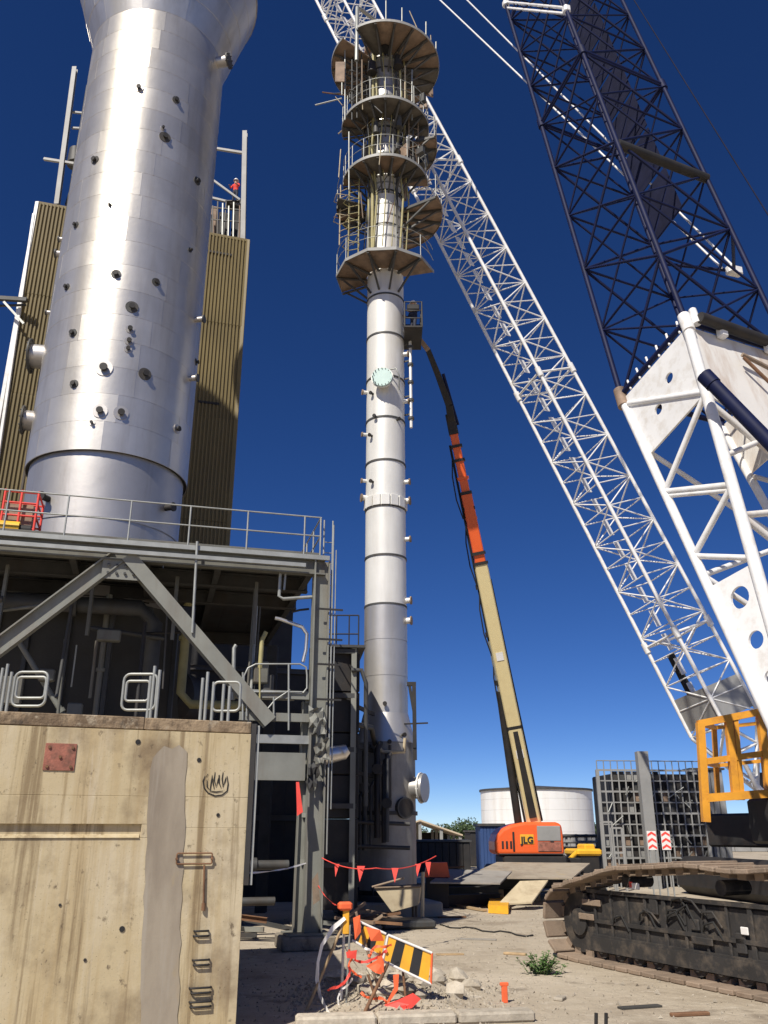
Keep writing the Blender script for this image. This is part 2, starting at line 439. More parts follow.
# tie holes
for x, y, r in ((199, 760, .03), (138, 742, .035), (122, 929, .035), (218, 815, .025), (85, 960, .02), (60, 905, .018)):
    s, z = wpx(x, y)
    b = MB(); b.cyl(wp(s, z, .004), wp(s, z, .0095), r, n=10); b.build('tie_hole_plug', 'dark_steel', blk)
# steel angle on the free edge
sa, za = wpx(250, 724); sb, zb = wpx(245, 885)
beam('edge_angle', wp(.035, za, .02), wp(.035, zb, .02), .07, .07, 'dark_steel', blk, 'L')
beam('edge_conduit', wp(.10, WT - .05, .02), wp(.10, zb, .02), .03, .03, 'galvanised', blk)
# graffiti: painted strokes, a film of paint on the face
def stroke(pts, w):
    P = [wpx(*p) for p in pts]; b = MB(); L_, R_ = [], []
    for i, (s, z) in enumerate(P):
        a = P[max(i - 1, 0)]; c = P[min(i + 1, len(P) - 1)]
        d = V((c[0] - a[0], c[1] - a[1])).normalized(); k = w * (1 if 0 < i < len(P) - 1 else .5)
        L_.append(wp(s - d.y * k, z + d.x * k, .0085)); R_.append(wp(s + d.y * k, z - d.x * k, .0085))
    n = len(P); b.add(L_ + R_, [(i, i + 1, n + i + 1, n + i) for i in range(n - 1)])
    return b.build('graffiti_stroke', 'graffiti_black', blk)
for pts in ([(205, 776), (203, 781), (204, 788), (208, 793), (215, 796), (222, 795), (227, 791), (228, 784), (227, 776)],
            [(207, 780), (207, 787), (210, 790), (211, 783), (212, 775), (213, 783), (214, 789)],
            [(215, 772), (214, 780), (216, 787), (218, 780), (219, 775), (219, 783), (221, 788)],
            [(223, 772), (222, 779), (223, 787), (225, 781), (226, 777)], [(206, 777), (208, 774)], [(209, 791), (216, 792), (223, 791)]):
    stroke(pts, .0085)

# ------------------------------------------------------------------ guard rails standing on the block
DK = WT
def loop_rail(label, Yr, loops, posts, grp):
    p0 = at((loops[0][0] + loops[0][2]) / 2, 715, Yr)
    t = thing('guard_rail', label, 'guard rail', (p0.x, Yr, DK), grp)
    for x0, y0, x1, y1, r in loops:
        a = at(x0, y1, Yr); c = at(x1, y0, Yr)
        b = MB(); b.tube(rrect(a, V((1, 0, 0)), Z, c.x - a.x, c.z - a.z, r), .022, 8, True); b.build('rail_loop', 'galvanised', t)
    for x, y in posts:
        a = at(x, y, Yr); bar('post', (a.x, Yr, DK), a, .026, 'galvanised', t, 8)
        b = MB(); b.box((a.x, Yr, DK + .006), (.12, .12, .012)); b.build('base_plate', 'galvanised', t)
    return t
loop_rail('galvanised loop guard rail at far left on top of the concrete block', 13.8, [(11, 672, 49, 706, .10), (15, 677, 47, 698, .06)], [(3, 668), (8, 664), (12, 672)], 'guard rails on the concrete block')
loop_rail('middle galvanised loop guard rail on top of the concrete block', 13.8, [(121, 674, 158, 710, .10), (125, 681, 150, 701, .05)], [(151, 676), (155, 666), (160, 670)], 'guard rails on the concrete block')
loop_rail('small galvanised loop guard rail near the right end of the concrete block top', 13.8, [(212, 682, 241, 711, .08)], [(203, 678), (208, 672), (214, 682), (224, 684), (230, 686)], 'guard rails on the concrete block')

# ================================================================== STEEL SUPPORT FRAME around the vessel
PC = at(320, 556, 21.5); ZD = PC.z             # right front corner of the deck
PA = lev(0, 531, ZD)
PE = (PC - PA).normalized(); PN = V((PE.y, -PE.x, 0))   # along the front edge, out to the front
def fp(u, v, z): return V((PC.x, PC.y, 0)) + PE * u - PN * v + Z * z      # u: along (negative = left), v: depth behind the front edge
def fpx(x, y, v=0.0):
    p = onplane(x, y, fp(0, v, 0), PN); q = p - V((PC.x, PC.y, 0)); return q.dot(PE), p.z
VX, VY = -9.15, 26.0
fr = thing('support_frame', 'grey steel support frame with handrailed deck under the wide silver vessel', 'steel frame', (PC.x, PC.y, 0))
zb_ = ZD - .12
beam('edge_beam', fp(-14, .1, ZD - .30), fp(.15, .1, ZD - .30), .25, .42, 'frame_grey', fr, 'I')
beam('edge_angle', fp(-14, -.045, ZD - .06), fp(.25, -.045, ZD - .06), .06, .12, 'galvanised', fr, 'L')
beam('edge_pipe', fp(-14, -.16, ZD - .34), fp(-.4, -.16, ZD - .34), .10, .10, 'galvanised', fr)
for v in (1.9, 3.9, 9.5):
    beam('cross_beam', fp(-14, v, ZD - .32), fp(0, v, ZD - .32), .22, .40, 'mid_steel', fr, 'I')
for u in (-13, -11, -9.2, -6.2, -4.4, -2.6, -.2):
    v1 = 4.2 if -10.5 < u < -5 else 9.6
    beam('joist', fp(u, .25, ZD - .30), fp(u, v1, ZD - .30), .16, .34, 'mid_steel', fr, 'I')
def deck(u0, u1, v0, v1):
    b = MB(); b.obox(fp(u0, v0, ZD - .09), PE * (u1 - u0), -PN * (v1 - v0), Z * .06); fix(b.build('deck_plate', 'mid_steel', fr))
u = -14.0
while u < .0:
    deck(u + .005, u + 1.0 - .005, .02, 4.2); u += 1.0
for u in (-4, -3, -2, -1): 
    deck(u + .005, u + .995, 4.21, 6.8); deck(u + .005, u + .995, 6.81, 9.7)
for u in (-14, -13, -12):
    deck(u + .005, u + .995, 4.21, 6.8); deck(u + .005, u + .995, 6.81, 9.7)
# handrail on the front edge
zt = ZD + 1.08
prev = None
for x in (-70, 5, 66, 130, 190, 248, 305):
    u = fpx(x, 520)[0]
    bar('rail_post', fp(u, 0, ZD - .05), fp(u, 0, zt), .024, 'galvanised', fr)
for z in (zt, ZD + .55):
    bar('hand_rail', fp(-14, 0, z), fp(.02, 0, z), .022, 'galvanised', fr)
for z in (zt, ZD + .55):
    bar('hand_rail', fp(0, 0, z), fp(0, 4.5, z), .022, 'galvanised', fr)
for v in (0, 1.1, 2.2, 3.3, 4.5): bar('rail_post', fp(.0, v, ZD - .05), fp(.0, v, zt), .024, 'galvanised', fr)
for du in (.10, .34): bar('ladder_stile', fp(du + .05, .3, ZD - 2.6), fp(du + .05, .3, zt + .05), .022, 'galvanised', fr)
for k in range(11): bar('rung', fp(.15, .3, ZD - 2.5 + k * .3), fp(.39, .3, ZD - 2.5 + k * .3), .012, 'galvanised', fr, 6)
beam('toe_board', fp(-14, .0, ZD + .03), fp(0, .0, ZD + .03), .012, .10, 'frame_grey', fr)
# diagonal braces in the front plane
u0, z0 = fpx(118, 556); u1, z1 = fpx(-14, 655)
beam('brace', fp(u0, .12, z0), fp(u1, .12, z1), .28, .40, 'grey_paint', fr, 'I')
u0, z0 = fpx(128, 556); u1, z1 = fpx(270, 722)
beam('brace', fp(u0, .12, z0), fp(u1, .12, z1), .34, .40, 'grey_paint', fr, 'I', up=PN)
ug = fpx(123, 552)[0]
b = MB(); b.obox(fp(ug - .45, .02, ZD - 1.0), PE * .9, -PN * .03, Z * .55); fix(b.build('gusset_plate', 'grey_paint', fr))
for du in (-.3, -.1, .1, .3):
    for dz in (-.85, -.65): bar('bolt', fp(ug + du, .03, ZD + dz), fp(ug + du, -.03, ZD + dz), .035, 'mid_steel', fr, 6)
# legs
ul = fpx(319, 700)[0]
beam('leg', fp(ul, .15, .32), fp(ul, .15, ZD - .12), .36, .42, 'grey_paint', fr, 'I', up=PE)
ub = fpx(303, 850)[0]
beam('leg', fp(ub, .35, .32), fp(ub + .05, .35, fpx(303, 700)[1]), .22, .26, 'grey_paint', fr, 'I', up=PE)
for v in (9.6,):
    for u in (ul, -7, -13.5): beam('leg', fp(u, v, 0), fp(u, v, ZD - .5), .36, .36, 'mid_steel', fr, 'I')
beam('leg', fp(-13.5, .3, 0), fp(-13.5, .3, ZD - .5), .36, .36, 'mid_steel', fr, 'I')
b = MB(); um = (ul + ub) / 2
b.obox(fp(ub - .35, -.25, .30), PE * (ul - ub + .75), -PN * .95, Z * .03); fix(b.build('base_plate', 'grey_paint', fr))
pt = MB(); pt.box(fp(um, .22, .145), (ul - ub + .95, 1.15, .29), math.atan2(PE.y, PE.x), .03)
tag(pt.build('plinth', 'concrete_dirty'), 'low concrete plinth under the right legs of the grey support frame', 'plinth')
# cross members between the two legs and brackets
for y in (700, 738, 775, 815, 862):
    z = fpx(310, y)[1]; beam('tie', fp(ub, .3, z), fp(ul, .2, z), .08, .10, 'grey_paint', fr, 'L')
# lower landing to the left of the leg
for y0, y1, m in ((690, 700, 'grey_paint'), (713, 722, 'grey_paint'), (737, 742, 'galvanised')):
    a = fpx(252, (y0 + y1) / 2); c = fpx(310, (y0 + y1) / 2)
    beam('landing_beam', fp(a[0] - .3, .15, c[1]), fp(c[0], .15, c[1]), .12, .2, m, fr, 'U')
za = fpx(280, 780)[1]; zc = fpx(280, 752)[1]; ua = fpx(250, 770)[0]; uc = fpx(306, 770)[0]
b = MB(); b.obox(fp(ua - .4, .12, za), PE * (uc - ua + .4), -PN * .05, Z * (zc - za)); fix(b.build('fascia_plate', 'grey_paint', fr))
zf = fpx(280, 695)[1] + .06
for k in range(5):
    b = MB(); b.obox(fp(ua - .4 + k * .32, .05, zf), PE * .31, -PN * 1.3, Z * .05); fix(b.build('landing_plank', 'galvanised', fr))
# landing rails with rounded ends
def fpath(pts, v, r, name='hand_rail', m='galvanised'):
    b = MB(); b.tube([fp(*((fpx(x, y, v)[0], v, fpx(x, y, v)[1]))) for x, y in pts], r, 8); return b.build(name, m, fr)
fpath([(244, 690), (244, 676), (248, 668), (256, 664), (275, 664), (300, 664), (306, 667), (307, 675), (307, 688), (303, 693)], .05, .022)
fpath([(244, 692), (290, 692), (303, 692)], .05, .02)
for x, ya, yb in ((243, 720, 672), (260, 715, 664), (289, 730, 664), (247, 716, 690), (274, 718, 697)):
    a, c = fpx(x, ya), fpx(x, yb); bar('rail_post', fp(a[0], .05, a[1]), fp(c[0], .05, c[1]), .025, 'galvanised' if x != 260 else 'olive_pipe', fr)
fpath([(265, 712), (275, 700), (290, 690)], .05, .02)
# conduits, drop pipe, bent pipes
a, c = fpx(197, 543), fpx(192, 634); bar('drop_pipe', fp(a[0], -.12, a[1]), fp(c[0], -.12, c[1]), .035, 'galvanised', fr)
fpath([(281, 566), (279, 596), (283, 599), (312, 597)], .2, .045, 'bent_pipe')
fpath([(286, 568), (284, 590)], .2, .03, 'bent_pipe')
fpath([(275, 618), (280, 619), (302, 627), (307, 634), (306, 650), (303, 662)], .6, .05, 'bent_pipe', 'silver_duct')
fpath([(292, 612), (300, 610), (309, 609)], .4, .03, 'bent_pipe', 'dark_steel')
fpath([(260, 668), (262, 640), (266, 632)], 1.0, .06, 'bent_pipe', 'olive_pipe')
fpath([(233, 700), (234, 648), (236, 645)], .7, .05, 'bent_pipe')
for x in (313, 328):
    a, c = fpx(x, 560), fpx(x, 515)
bar('conduit', fp(ul + .28, .0, 2), fp(ul + .28, .0, ZD + .9), .02, 'galvanised', fr)
bar('conduit', fp(ul + .36, .0, 3), fp(ul + .36, .0, ZD + .2), .015, 'galvanised', fr)
for y in (610, 640, 665, 700): 
    z = fpx(326, y)[1]; beam('cable_clamp', fp(ul - .1, -.09, z), fp(ul + .55, -.09, z), .02, .05, 'dark_steel', fr)
# crumpled sheet hanging on the leg
for k, (x0, y0, x1, y1) in enumerate(((308, 708, 324, 734), (314, 738, 328, 762), (306, 764, 318, 788))):
    a, c = fpx(x0, y1), fpx(x1, y0); r = random.Random(k); b = MB(); nn = 5; vs_ = []
    for i in range(nn + 1):
        for j in range(nn + 1):
            vs_.append(fp(a[0] + (c[0] - a[0]) * i / nn + r.uniform(-.04, .04), -.15 + r.uniform(-.1, .1), a[1] + (c[1] - a[1]) * j / nn + r.uniform(-.05, .05)))
    b.add(vs_, [(i * (nn + 1) + j, (i + 1) * (nn + 1) + j, (i + 1) * (nn + 1) + j + 1, i * (nn + 1) + j + 1) for i in range(nn) for j in range(nn)])
    tag(b.build('torn_sheet', ('grey_paint', 'grey_paint', 'mid_steel')[k]), ('bent grey sheet hanging highest on the steel leg', 'torn grey sheet hanging halfway down the steel leg', 'crumpled grey sheet hanging lowest on the steel leg')[k], 'metal sheet', 'torn sheets on the steel leg')

# pedestal and dark plant below the deck
pd = thing('pedestal', 'dark round concrete pedestal under the wide silver vessel', 'pedestal', (VX, VY, 0))
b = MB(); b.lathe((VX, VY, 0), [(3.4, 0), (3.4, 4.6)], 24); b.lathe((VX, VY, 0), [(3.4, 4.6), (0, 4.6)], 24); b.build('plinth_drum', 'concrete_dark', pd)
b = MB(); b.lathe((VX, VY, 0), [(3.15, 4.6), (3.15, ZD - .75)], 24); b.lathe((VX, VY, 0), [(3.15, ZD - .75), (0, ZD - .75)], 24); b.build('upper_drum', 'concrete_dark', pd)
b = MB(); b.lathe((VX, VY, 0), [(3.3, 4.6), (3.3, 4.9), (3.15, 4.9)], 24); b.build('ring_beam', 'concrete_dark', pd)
for k in range(8):
    t = R(-160 + 20 * k); p = V((VX + 3.17 * math.cos(t), VY + 3.17 * math.sin(t), 0))
    beam('stiffener', p + Z * 4.9, p + Z * (ZD - .8), .12, .14, 'mid_steel', pd)
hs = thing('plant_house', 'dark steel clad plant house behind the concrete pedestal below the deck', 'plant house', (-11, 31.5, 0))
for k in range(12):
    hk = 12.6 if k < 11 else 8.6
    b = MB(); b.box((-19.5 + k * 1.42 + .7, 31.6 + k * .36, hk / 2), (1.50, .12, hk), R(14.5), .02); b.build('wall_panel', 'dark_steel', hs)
for z in (3, 6, 8.7): beam('girt', V((-19.6, 31.3, z)), V((-2.6, 35.6, z)), .16, .2, 'mid_steel', hs, 'I')
# pipework under the deck
def pipe_run(label, pts, r, m, flanges=()):
    t = thing('pipe_run', label, 'pipe', pts[0], 'pipes under the deck')
    b = MB(); b.tube(pts, r, 12); b.build('pipe', m, t)
    for i, f in flanges:
        p = V(pts[i]).lerp(V(pts[i + 1]), f); d = (V(pts[i + 1]) - V(pts[i])).normalized()
        bar('flange', p - d * .05, p + d * .05, r * 1.5, m, t, 14)
    return t
pipe_run('thick horizontal dark pipe just below the deck', [fp(-13, 2.5, ZD - 1.1), fp(-4.5, 2.5, ZD - 1.1), fp(-4.1, 2.5, ZD - 1.5), fp(-4.1, 2.5, 1)], .22, 'mid_steel', ((0, .3), (0, .8), (2, .4)))
pipe_run('slim pale pipe dropping beside the dark pedestal', [fp(-5.4, 3.2, ZD - .6), fp(-5.4, 3.2, 4.5), fp(-5.0, 3.2, 4.1), fp(-2.0, 3.2, 4.1)], .09, 'grey_paint', ((0, .5), (2, .5)))
pipe_run('grey pipe leaning across the dark pedestal front', [fp(-7.6, 2.0, ZD - 2.0), fp(-6.0, 2.0, ZD - 4.2)], .07, 'grey_paint', ((0, .9),))
pipe_run('olive pipe elbow right of the pedestal', [fp(-3.2, 4.0, ZD - .5), fp(-3.2, 4.0, 6.2), fp(-2.9, 4.0, 5.9), fp(-1.2, 4.0, 5.9)], .13, 'olive_pipe', ((0, .4), (2, .6)))
pipe_run('dark pipe rising at the left end below the deck', [fp(-11.2, 1.2, 3), fp(-11.2, 1.2, ZD - 1.4), fp(-10.9, 1.2, ZD - 1.1), fp(-9.8, 1.2, ZD - 1.1)], .18, 'mid_steel', ((0, .7),))
pipe_run('low horizontal pipe behind the steel legs near the ground', [fp(-6, 2.2, 1.7), fp(-.2, 2.2, 1.7)], .12, 'mid_steel', ((0, .5), (0, .85)))
pipe_run('second low pipe behind the steel legs close to the ground', [fp(-6, 1.6, .9), fp(-.6, 1.6, .9)], .10, 'mid_steel', ((0, .6),))
cr_ = thing('conduit_rack', 'crowded rack of conduits and brackets in the shade under the deck', 'conduit rack', fp(-6, 1.3, 0))
r7 = random.Random(17)
for k in range(16):
    u = -12.5 + r7.random() * 12; z0, z1 = r7.uniform(3.8, 6), r7.uniform(6.5, ZD - .6); bar('conduit', fp(u, 1.0 + r7.random(), z0), fp(u + r7.uniform(-.1, .1), 1.0 + r7.random(), z1), r7.uniform(.02, .06), r7.choice(['mid_steel', 'frame_grey', 'dark_steel', 'galvanised']), cr_, 8)
for k in range(12):
    z = ZD - .55 - r7.random() * 1.4; u = -12.5 + r7.random() * 9; bar('conduit', fp(u, .5 + r7.random() * 3, z), fp(u + r7.uniform(1.0, 3.5), .5 + r7.random() * 3, z + r7.uniform(-.1, .1)), r7.uniform(.03, .09), r7.choice(['mid_steel', 'frame_grey', 'dark_steel']), cr_, 8)
for k in range(14):
    u = -12.5 + r7.random() * 12; z = r7.uniform(4.5, ZD - .9); b = MB(); b.box(fp(u, 1.1 + r7.random() * .8, z), (r7.uniform(.2, .7), .25, r7.uniform(.2, .8)), R(15), .03); b.build('junction_box', r7.choice(['mid_steel', 'frame_grey', 'dark_steel']), cr_)
for k in range(6):
    u = -12 + k * 2.1; beam('hanger', fp(u, 1.2, ZD - .5), fp(u, 1.2, ZD - 2.2), .08, .08, 'frame_grey', cr_, 'L')
for k, (u, v, z, l, r, lab) in enumerate(((-3.2, 6.5, 6.3, 2.6, .9, 'upper dark horizontal drum under the deck right of the pedestal'), (-2.8, 7.5, 3.4, 2.8, 1.1, 'lower dark horizontal drum under the deck right of the pedestal'))):
    t = thing('drum', lab, 'drum', fp(u, v, 0), 'drums under the deck')
    d = (PE * .35 - PN).normalized(); c = fp(u, v, z); b = MB(); b.cyl(c - d * l / 2, c + d * l / 2, r, n=24); b.build('shell', 'dark_steel', t)
    b = MB(); b.cyl(c - d * (l / 2 + .25), c - d * l / 2, r * .6, r, n=24); b.build('head', 'dark_steel', t)
    for q in (-.3, .3): beam('saddle', c + d * q * l - Z * z, c + d * q * l - Z * r * .9, .3, r * 1.3, 'mid_steel', t)

# ================================================================== WIDE VESSEL
ves = thing('process_vessel', 'wide silver clad process vessel flaring out at its top', 'vessel', (VX, VY, ZD))
RV, ZI, ZC_, ZT_ = 2.56, 13.35, 31.7, 35.6
b = MB(); b.lathe((VX, VY, 0), [(2.44, ZD - .7), (2.44, ZI + .6)], 64); b.build('lower_shell', 'aluminium_dull', ves)
b = MB(); b.lathe((VX, VY, 0), [(2.47, ZD + 1.9), (2.47, ZD + 1.94), (2.44, ZD + 1.94)], 64); b.build('weld_band', 'aluminium_dull', ves)
b = MB(); b.lathe((VX, VY, 0), [(2.44, ZI + .02), (RV + .005, ZI + .02)], 64); b.build('insulation_edge', 'dark_steel', ves)
def ring_panels(zb, zt_, rb, rt, n, off, name='cladding_panel'):
    key = (round(zt_ - zb, 3), round(rb, 3), round(rt, 3), n)
    if key not in CACHE:
        m = MB(); sp = 2 * math.pi / n; sg = 10; h = zt_ - zb
        def ringv(r, z): return [V((r * math.cos(-sp / 2 + sp * k / sg), r * math.sin(-sp / 2 + sp * k / sg), z)) for k in range(sg + 1)]
        a, c = ringv(rb + .007, 0), ringv(rt + .002, h + .02)
        m.add(a + c, [(k, k + 1, sg + 2 + k, sg + 1 + k) for k in range(sg)], True)
        a2 = ringv(rb - .02, 0); m.add(a2 + a, [(k, k + 1, sg + 2 + k, sg + 1 + k) for k in range(sg)])
        # raised lap at one edge
        e0, e1 = a[-1], c[-1]; w0 = a[-1] - a[-2]; w1 = c[-1] - c[-2]; n0 = V((e0.x, e0.y, 0)).normalized() * .006
        m.add([e0 - w0 * .12 + n0, e0 + n0, e1 + n0, e1 - w1 * .12 + n0], [(0, 1, 2, 3)], True)
        m.add([e0 + n0, e0 - n0, e1 - n0, e1 + n0], [(0, 1, 2, 3)])
        CACHE[key] = m.mesh('cladding_panel', 'aluminium')
    for k in range(n):
        put(bpy.data.objects.new(name, CACHE[key]), ves, Matrix.Translation((VX, VY, zb)) @ Matrix.Rotation(2 * math.pi * k / n + off, 4, 'Z'))
nr = 19; hr = (ZC_ - ZI) / nr
for i in range(nr): ring_panels(ZI + i * hr, ZI + (i + 1) * hr, RV, RV, 7, i * 1.9 + rng.uniform(-.1, .1))
hc = (ZT_ - ZC_) / 4
for i in range(4): ring_panels(ZC_ + i * hc, ZC_ + (i + 1) * hc, RV + .29 * i, RV + .29 * (i + 1), 10, i * 2.3)
b = MB(); b.lathe((VX, VY, 0), [(RV + 1.15, ZT_), (RV + 1.20, ZT_), (RV + 1.20, ZT_ + .1), (0, ZT_ + .12)], 48); b.build('top_flange', 'aluminium_dull', ves)
def stub(parent, c, n, r, l, m1='mid_steel', m2='dark_steel', big=False):
    n = V(n).normalized(); c = V(c)
    s_ = bar('nozzle', c - n * .1, c + n * l, r, m1, parent, 14)
    bar('nozzle_flange', c + n * l, c + n * (l + .05), r * 1.45, m2, s_, 16)
    if big:
        for k in range(10):
            x = n.orthogonal().normalized(); y = n.cross(x); t = 2 * math.pi * k / 10; p = c + (x * math.cos(t) + y * math.sin(t)) * r * 1.25
            bar('flange_bolt', p + n * (l - .03), p + n * (l + .10), .025, m2, s_, 6)
    return s_
for x, y, r in ((139, 88, .09), (176, 100, .08), (165, 137, .10), (163, 128, .05), (95, 160, .09), (197, 181, .09), (76, 225, .07), (116, 274, .09), (156, 282, .08),
                (132, 307, .10), (130, 329, .08), (129, 341, .08), (128, 349, .07), (73, 333, .08), (104, 368, .13), (145, 374, .10), (74, 384, .08), (100, 411, .11), (121, 413, .11),
                (92, 423, .05), (177, 429, .09), (67, 287, .07), (196, 362, .07), (190, 250, .05), (110, 205, .04)):
    p = oncyl(x, y, VX, VY, RV + .01); n = V((p.x - VX, p.y - VY, 0)).normalized()
    b = MB(); b.cyl(p - n * .02, p + n * .015, r * (1.8 if r < .1 else 2.1), n=18); b.build('cover_ring', 'mid_steel' if rng.random() < .5 else 'aluminium_dull', ves)
    r *= .78
    stub(ves, p, n, r * .85, .03 + r * .5, 'dark_steel', 'dark_steel')
# nozzles on the flanks
for x, y, r, l, a in ((46, 364, .42, .45, 190), (38, 430, .34, .3, 195), (215, 74, .22, .45, -12), (200, 327, .10, .3, -10), (63, 262, .12, .2, 190), (62, 246, .08, .2, 188), (60, 320, .07, .2, 190), (196, 385, .1, .25, -10)):
    t = R(a); n = V((math.cos(t), math.sin(t), 0)); z = at(x, y, VY).z
    stub(ves, V((VX, VY, z)) + n * RV, n, r, l, 'aluminium_dull', 'mid_steel', r > .2)
# small fittings on the lower shell
for x, y in ((48, 499), (166, 508)):
    p = oncyl(x, y, VX, VY, 2.45); n = V((p.x - VX, p.y - VY, 0)).normalized(); stub(ves, p, n, .10, .25, 'dark_steel', 'dark_steel')
bar('vertical_pipe', V((VX - 2.75, VY - .1, ZD)), V((VX - 2.75, VY - .1, 30.5)), .05, 'mid_steel', ves)
for z in range(11, 31, 3): beam('pipe_clip', V((VX - 2.8, VY - .1, z)), V((VX - 2.5, VY - .1, z)), .05, .08, 'mid_steel', ves)

# red guard on the deck at far left
u0 = fpx(-6, 500)[0]; u1 = fpx(30, 500)[0]
rg = thing('red_guard', 'red painted guard frame at far left on the vessel deck', 'guard frame', fp(u1, 1.6, ZD))
for u in (u0, (u0 + u1) / 2, u1):
    for v in (1.2, 2.2): bar('post', fp(u, v, ZD), fp(u, v, ZD + 1.55), .035, 'flag_red', rg)
for z in (.5, .85, 1.2, 1.5):
    for v in (1.2, 2.2): bar('rail', fp(u0, v, ZD + z), fp(u1, v, ZD + z), .028, 'flag_red', rg)
    bar('rail', fp(u1, 1.2, ZD + z), fp(u1, 2.2, ZD + z), .028, 'flag_red', rg)
b = MB(); b.obox(fp(u0, 1.3, ZD + .5), PE * (u1 - u0 - .1), -PN * .7, Z * .7); fix(b.build('mesh_panel', 'brown_plate', rg))
pm = thing('pump_set', 'small yellow and brown pump below the red guard at far left', 'pump', fp(u1 - .4, .8, ZD))
b = MB(); b.cyl(fp(u0, .7, ZD + .3), fp(u1 - .25, .7, ZD + .3), .2, n=16); b.build('motor', 'yellow_paint', pm)
b = MB(); b.box(fp(u1 - .5, .7, ZD + .06), (.9, .5, .12), R(15), .01); b.build('skid', 'brown_plate', pm)
b = MB(); b.cyl(fp(u1 - .25, .7, ZD + .3), fp(u1 + .02, .7, ZD + .3), .13, n=12); b.build('coupling', 'dark_steel', pm)

# ================================================================== CLAD TOWER behind the vessel
TR = at(248, 241, 37.2); TZ = TR.z; TL = lev(38, 203, TZ)
TE = (TR - TL); TE.z = 0; TW = TE.length; TE.normalize(); TN = V((TE.y, -TE.x, 0))
def tp(s, v, z): return V((TL.x, TL.y, 0)) + TE * s - TN * v + Z * z
tw = thing('clad_tower', 'tall olive corrugated clad tower behind the wide silver vessel', 'tower building', tp(TW / 2, 0, 0))
b = MB(); b.obox(tp(.1, .12, 0), TE * (TW - .2), -TN * 6, Z * (TZ - .1)); fix(b.build('core_wall', 'dark_steel', tw))
ns = 10; sw = TW / ns; nrow = 6; rh = TZ / nrow
m = MB(); pr = []; nc = 6; cw = sw / nc
for k in range(nc): 
    for f, d in ((0, 0), (.35, 0), (.5, .075), (.85, .075)): pr.append((k * cw + f * cw, d))
pr.append((sw, 0))
vs_ = [V((s, -d, z)) for z in (0, rh - .015) for s, d in pr]; n = len(pr)
m.add(vs_, [(k, k + 1, n + k + 1, n + k) for k in range(n - 1)])
m.add([V((s, -d, 0)) for s, d in pr] + [V((s, .03, 0)) for s, d in pr], [(k, n + k, n + k + 1, k + 1) for k in range(n - 1)])
sheet = m.mesh('cladding_sheet', 'olive_clad')
rotT = Matrix.Rotation(math.atan2(TE.y, TE.x), 4, 'Z')
for i in range(ns):
    for j in range(nrow):
        put(bpy.data.objects.new('cladding_sheet', sheet), tw, Matrix.Translation(tp(i * sw, .0 - .012 * (j % 2), j * rh)) @ rotT)
for s in (-.02, TW + .02): beam('corner_flashing', tp(s, -.03, 0), tp(s, -.03, TZ + .02), .16, .14, 'white_paint' if s < 0 else 'olive_clad', tw)
beam('top_flashing', tp(-.05, .02, TZ), tp(TW + .05, .02, TZ), .14, .16, 'olive_clad', tw)
for s0, s1, y in ((8.6, 9.9, 256), (8.9, 9.8, 405)):
    z = at(235, y, 37.0).z
    beam('vent_slot', tp(s0 - .3, -.06, z), tp(s1 - .2, -.06, z), .05, .12, 'dark_steel', tw)
z = at(60, 330, 33.5).z
# roof steelwork
def post_px(name, x0, y0, x1, y1, Yd, w, m='louvre_grey', parent=tw):
    Yd += 1.2; w *= .85
    a = at(x0, y0, Yd); c = at(x1, y1, Yd); return beam(name, a, c, w, w, m, parent, 'I' if w > .2 else 'box')
post_px('roof_post', 243, 243, 245, 132, 36.6, .30)
post_px('roof_beam', 212, 148, 243, 153, 36.6, .16)
post_px('roof_brace', 210, 178, 240, 200, 36.8, .13)
post_px('roof_beam', 208, 197, 241, 205, 37.2, .14)
post_px('roof_post', 57, 205, 75, 68, 34.4, .28)
post_px('roof_beam', 44, 159, 82, 165, 34.4, .16)
post_px('roof_beam', 72, 112, 90, 114, 34.6, .12)
post_px('roof_beam', 72, 128, 90, 129, 34.6, .12)
post_px('roof_brace', 66, 205, 84, 150, 34.8, .12, 'mid_steel')
post_px('roof_post', 71, 205, 82, 140, 35.4, .2, 'mid_steel')
for x in (212, 217, 222, 228, 233, 239):
    post_px('rail_post', x, 243, x + .8, 203 + rng.uniform(-2, 4), 37.0, .07, rng.choice(['galvanised', 'mid_steel', 'brown_plate']))
for y in (210, 222): post_px('rail', 205, y - 3, 243, y, 37.0, .06, 'mid_steel')
lm = thing('roof_machinery', 'dark lifting machinery on the clad tower roof below the worker', 'machinery', at(225, 240, 39.4))
for k, (x0, x1, y0, m) in enumerate(((206, 216, 205, 'brown_plate'), (214, 228, 210, 'dark_steel'), (227, 241, 207, 'dark_steel'))):
    a = at(x0, 246, 39.4); c = at(x1, y0, 39.4); b = MB(); b.box(((a.x + c.x) / 2, 40.0 + k * .1, (TZ + c.z) / 2), (c.x - a.x, 1.1, c.z - TZ), R(10), .05); b.build('machine_casing', m, lm)
for x in (211, 221, 234):
    a = at(x, 243, 39.1); c = at(x, 215, 39.1); bar('drive_shaft', a, c, .06, 'mid_steel', lm)
rm2 = thing('roof_hopper', 'dark hopper on the left end of the clad tower roof', 'hopper', at(78, 205, 37.7))
a = at(68, 206, 37.7); c = at(90, 160, 37.7)
b = MB(); b.box(((a.x + c.x) / 2, 38.1, (TZ + c.z) / 2), (c.x - a.x, 1, c.z - TZ), R(10), .06); b.build('casing', 'dark_steel', rm2)
b = MB(); b.cyl(at(76, 150, 37.7), at(76, 165, 37.7), .35, .5, n=14); b.build('spout', 'mid_steel', rm2)
